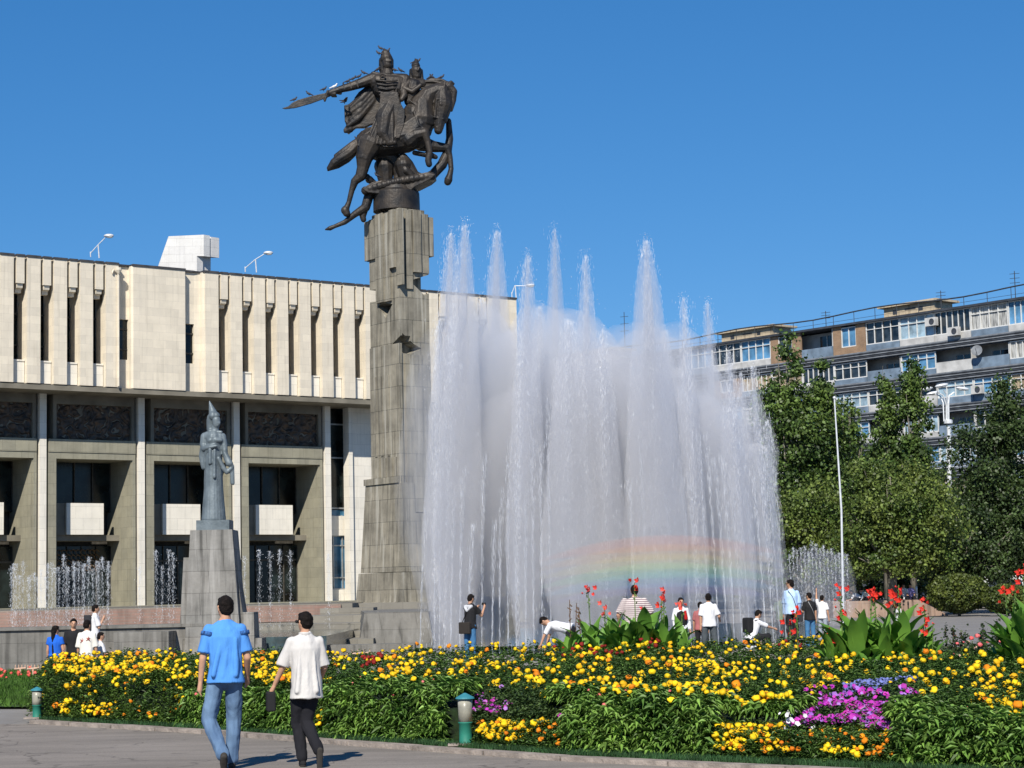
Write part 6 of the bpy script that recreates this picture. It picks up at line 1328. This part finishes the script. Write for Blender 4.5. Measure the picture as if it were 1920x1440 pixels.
r, q = person('child in white shirt at the right of the left group, hands held forward', 188, 45.0, 1.42, 65, dict(armR=((.1, .3, -1), (-.1, 1, .25)), armL=((-.1, .3, -1), (.1, 1, .2))), WHT, cloth('brown_trousers', (.07, .05, .04)), None, .8, 'short', .014)
# --- photographer by the jets
r, q = person('boy in black hooded t-shirt and jeans holding a camera up beside the fountain', 880, 48.8, 1.66, 40, dict(armR=((.15, .75, -.8), (-.2, .7, .9)), armL=((-.1, .75, -.8), (.3, .7, .8)), lean=4, head=-12), BLK, cloth('mid_denim', (.06, .17, .33)), WSH, .6, 'short', .012)
x = MB(); x.cap(q['T']((-.10, -.08, .50)), q['T']((.10, -.08, .50)), .045, .045); x.cap(q['T']((-.09, -.11, .47)), q['T']((0, -.13, .38)), .035, .03); x.cap(q['T']((.09, -.11, .47)), q['T']((0, -.13, .38)), .035, .03); x.remesh('hood', cloth('grey_hood', (.45, .46, .48)), r, .014, 1)
wr = q['AR']['R'][2]; bag(None, wr+q['AR']['R'][4]*.12+V3(-.06, .02, .02), (.11, .04, .06), BLK, r, 'camera', .008)
bag(None, q['T']((-.02, -.17, -.05)), (.34, .09, .28), cloth('brown_satchel', (.035, .03, .027)), r, 'shoulder_bag'); strap([q['T']((-.15, -.14, .08)), q['T']((.0, -.14, .35)), q['T']((.14, -.03, .56))], BLK, r)
# --- figures near the column foot behind the spray
pz = at(822, 1130, 78.5).z
r, q = person('boy in cream top and grey jeans photographing on the stone plinth behind the spray', 822, 79.2, 1.68, 55, dict(armR=((.1, .7, -.8), (-.2, .5, .9)), armL=((-.1, .5, -1), (.2, 1, -.1)), legL=((-.2, .1, -1), (-.05, 0, -1)), legR=((.22, .15, -1), (.1, -.1, -1))), CRM, GRYJ, BLK, .7, 'short', .016, z0=pz, zfoot=0)
x = MB(); x.box((-.8, -.8, -pz-.1), (2.2, 1.4, -.01)); o = x.build('stone_step', M_grey, None, label='grey stone step under the boy photographing beside the column', cat='step'); o.location = (r.location.x, r.location.y, pz)
sit = dict(legL=((-.2, 1, .05), (-.05, .1, -1)), legR=((.2, 1, .05), (.05, .1, -1)), armL=((-.15, .5, -1), (.1, 1, -.2)), armR=((.15, .5, -1), (-.1, 1, -.2)), lean=14, rootz=.12)
person('dark figure sitting low on the step right of the boy photographing', 853, 79.8, 1.5, 30, sit, cloth('brown_top', (.08, .05, .04)), BLK, None, .8, 'short', .016, z0=at(853, 1122, 79.8).z)
# --- people along the right side of the fountain
person('broad man in a striped polo shirt seen from behind above the left cannas', 1190, 42.0, 1.78, -3, dict(armL=((-.5, .1, -1), (.1, .5, -1)), armR=((.5, .1, -1), (-.1, .5, -1))), striped('striped_polo', (.62, .56, .52), (.22, .15, .17), 7.5), GRYJ, None, .9, 'short', .014, build_=1.28)
person('person in a white shirt bending down behind the left end of the cannas', 1068, 44.0, 1.6, -70, dict(lean=78, armL=((-.1, .6, -1), (0, .4, -1)), armR=((.1, .6, -1), (0, .3, -1))), WHT, DK, None, .8, 'short', .014)
r, q = person('schoolgirl in white blouse and black pinafore behind the salmon cannas', 1276, 46.5, 1.48, 168, None, WHT, BLK, None, .95, 'long', .013, long_sleeve=True, skirt=True)
x = MB(); T_ = q['T']; x.cap(T_((0, .005, .1)), T_((0, .005, .36)), .120, .122, ax=(1, 0, 0), sc=1.2); x.build('pinafore', BLK, r, True); x = MB(); x.cap(T_((-.08, .14, .43)), T_((-.10, .13, .25)), .03, .045); x.build('red_scarf', cloth('red_scarf', (.45, .02, .02)), r, True)
r, q = person('child in a dusty red t-shirt half hidden behind the boy in the white shirt', 1312, 48.6, 1.36, 15, None, cloth('dusty_red', (.35, .12, .12)), BLK, None, .8, 'short', .014)
person('teenage boy in plain white shirt and dark jeans, back turned, at the fountain', 1328, 47.6, 1.56, 4, dict(armR=((.35, -.1, -1), (.1, .9, -.35)), armL=((-.14, .02, -1), (-.05, .1, -1)), legL=((-.10, 0, -1), (-.02, 0, -1)), legR=((.10, 0, -1), (.02, 0, -1))), WHT, GRYJ, None, .85, 'short', .012, hem=-.06, build_=1.05)
# crouching schoolboy on the bench
bz = at(1400, 1215, 47).z
r, q = person('crouching schoolboy in white shirt with a blue and black backpack, pointing right', 1405, 46.95, 1.50, 62, dict(lean=24, rootz=.20, legL=((-.5, .8, .25), (.1, -.35, -1)), legR=((.5, .8, .15), (.1, -.1, -1)), armR=((.2, .9, -.45), (-.2, 1, -.25)), armL=((-.1, .5, -1), (.3, .7, -.6))), WHT, BLK, BLK, .85, 'short', .012, z0=bz+.02)
bp_ = bag(None, q['T']((-.02, -.20, .30)), (.26, .17, .36), BLK, r, 'backpack', .04); x = MB(); x.box((q['T']((0, -.33, .3)).x-.11, q['T']((0, -.30, .3)).y-.0, q['T']((0, 0, .18)).z), (q['T']((0, -.3, .3)).x-.03, q['T']((0, -.28, .3)).y+.02, q['T']((0, 0, .38)).z)); x.build('blue_panel', cloth('sky_blue_panel', (.10, .42, .75)), bp_)
for sx in (-.10, .10): strap([q['T']((sx, -.12, .48)), q['T']((sx, .02, .565)), q['T']((sx, .13, .42)), q['T']((sx, .02, .20))], BLK, r)
x = MB(); x.box((-.3, -.16, 0), (.32, .16, .05)); o = x.build('folded_newspaper', WHT, None, label='white folded papers lying on the bench under the crouching schoolboy', cat='papers'); o.location = (at(1418, 1215, 46.9).x, 46.75, bz+.0)
# group around the man in the light blue shirt
r, q = person('tall man in a light blue shirt with a shoulder bag, looking left', 1483, 54.5, 1.86, -18, dict(armL=((-.12, .0, -1), (0, .15, -1)), armR=((.2, -.05, -1), (-.05, .4, -1))), cloth('light_blue_shirt', (.42, .58, .82)), BLK, BLK, .92, 'short', .013, headyaw=-35, long_sleeve=True)
strap([q['T']((-.13, -.10, .55)), q['T']((-.02, -.135, .38)), q['T']((.12, -.13, .02))], BLK, r, .022); bag(None, q['T']((.14, -.13, -.13)), (.22, .10, .26), cloth('dark_bag', (.04, .04, .045)), r, 'shoulder_bag')
x = MB(); x.cap(q['HQ']((-.05, .092, .014)), q['HQ']((.05, .092, .014)), .016, .016, n=8); x.build('sunglasses', BLK, r, True)
person('boy in a lime green shirt half hidden left of the tall man', 1464, 55.8, 1.50, 0, dict(armL=((-.25, .0, -1), (-.05, .1, -1))), cloth('lime_shirt', (.42, .62, .16), (.60, .70, .45), 5), GRYJ, None, .8, 'short', .014)
r, q = person('boy in black t-shirt and blue jeans right of the tall man in blue', 1517, 55.0, 1.50, -20, dict(armL=((-.2, .2, -1), (.1, .6, -.8)), armR=((.15, -.05, -1), (.05, .1, -1))), BLK, cloth('mid_denim', (.06, .17, .33)), None, .75, 'short', .013, headyaw=-20)
strap([q['T']((-.10, -.12, .53)), q['T']((.02, -.135, .3)), q['T']((.12, -.12, .05))], cloth('grey_hood', (.4, .4, .4)), r, .014)
person('child with suspenders and raised arm standing in the spray of the right cluster', 1541, 60.0, 1.40, 30, dict(armL=((-.3, .3, .9), (.0, .1, 1))), WHT, cloth('pale_denim', (.30, .34, .40)), None, .7, 'short', .015)
person('small child in white running on the plaza behind the middle cannas', 1684, 62.0, 1.15, 80, dict(legL=((-.05, .5, -1), (0, -.1, -1)), legR=((.05, -.2, -1), (0, -.7, -.7)), footR=40), WHT, GRYJ, None, .7, 'short', .015)
lz = at(1650, 1126, 104).z
s2 = dict(sit); s2['rootz'] = .10
person('person in a white shirt sitting on the granite ledge, left of the lilac one', 1695, 104.5, 1.65, 190, s2, WHT, DK, None, .85, 'short', .02, z0=lz)
person('person in a lilac shirt sitting on the granite ledge', 1707, 104.6, 1.65, 185, s2, cloth('lilac_shirt', (.45, .38, .70)), DK, None, .85, 'short', .02, z0=lz)
person('person in white leaning over on the granite ledge, far left', 1616, 104.6, 1.65, -60, dict(s2, lean=60), WHT, BLK, None, .85, 'short', .02, z0=lz)
person('second person in white leaning on the granite ledge beside a red canna', 1632, 104.8, 1.65, -80, dict(s2, lean=50), cloth('pale_green_white', (.68, .72, .66)), BLK, None, .85, 'short', .02, z0=lz)
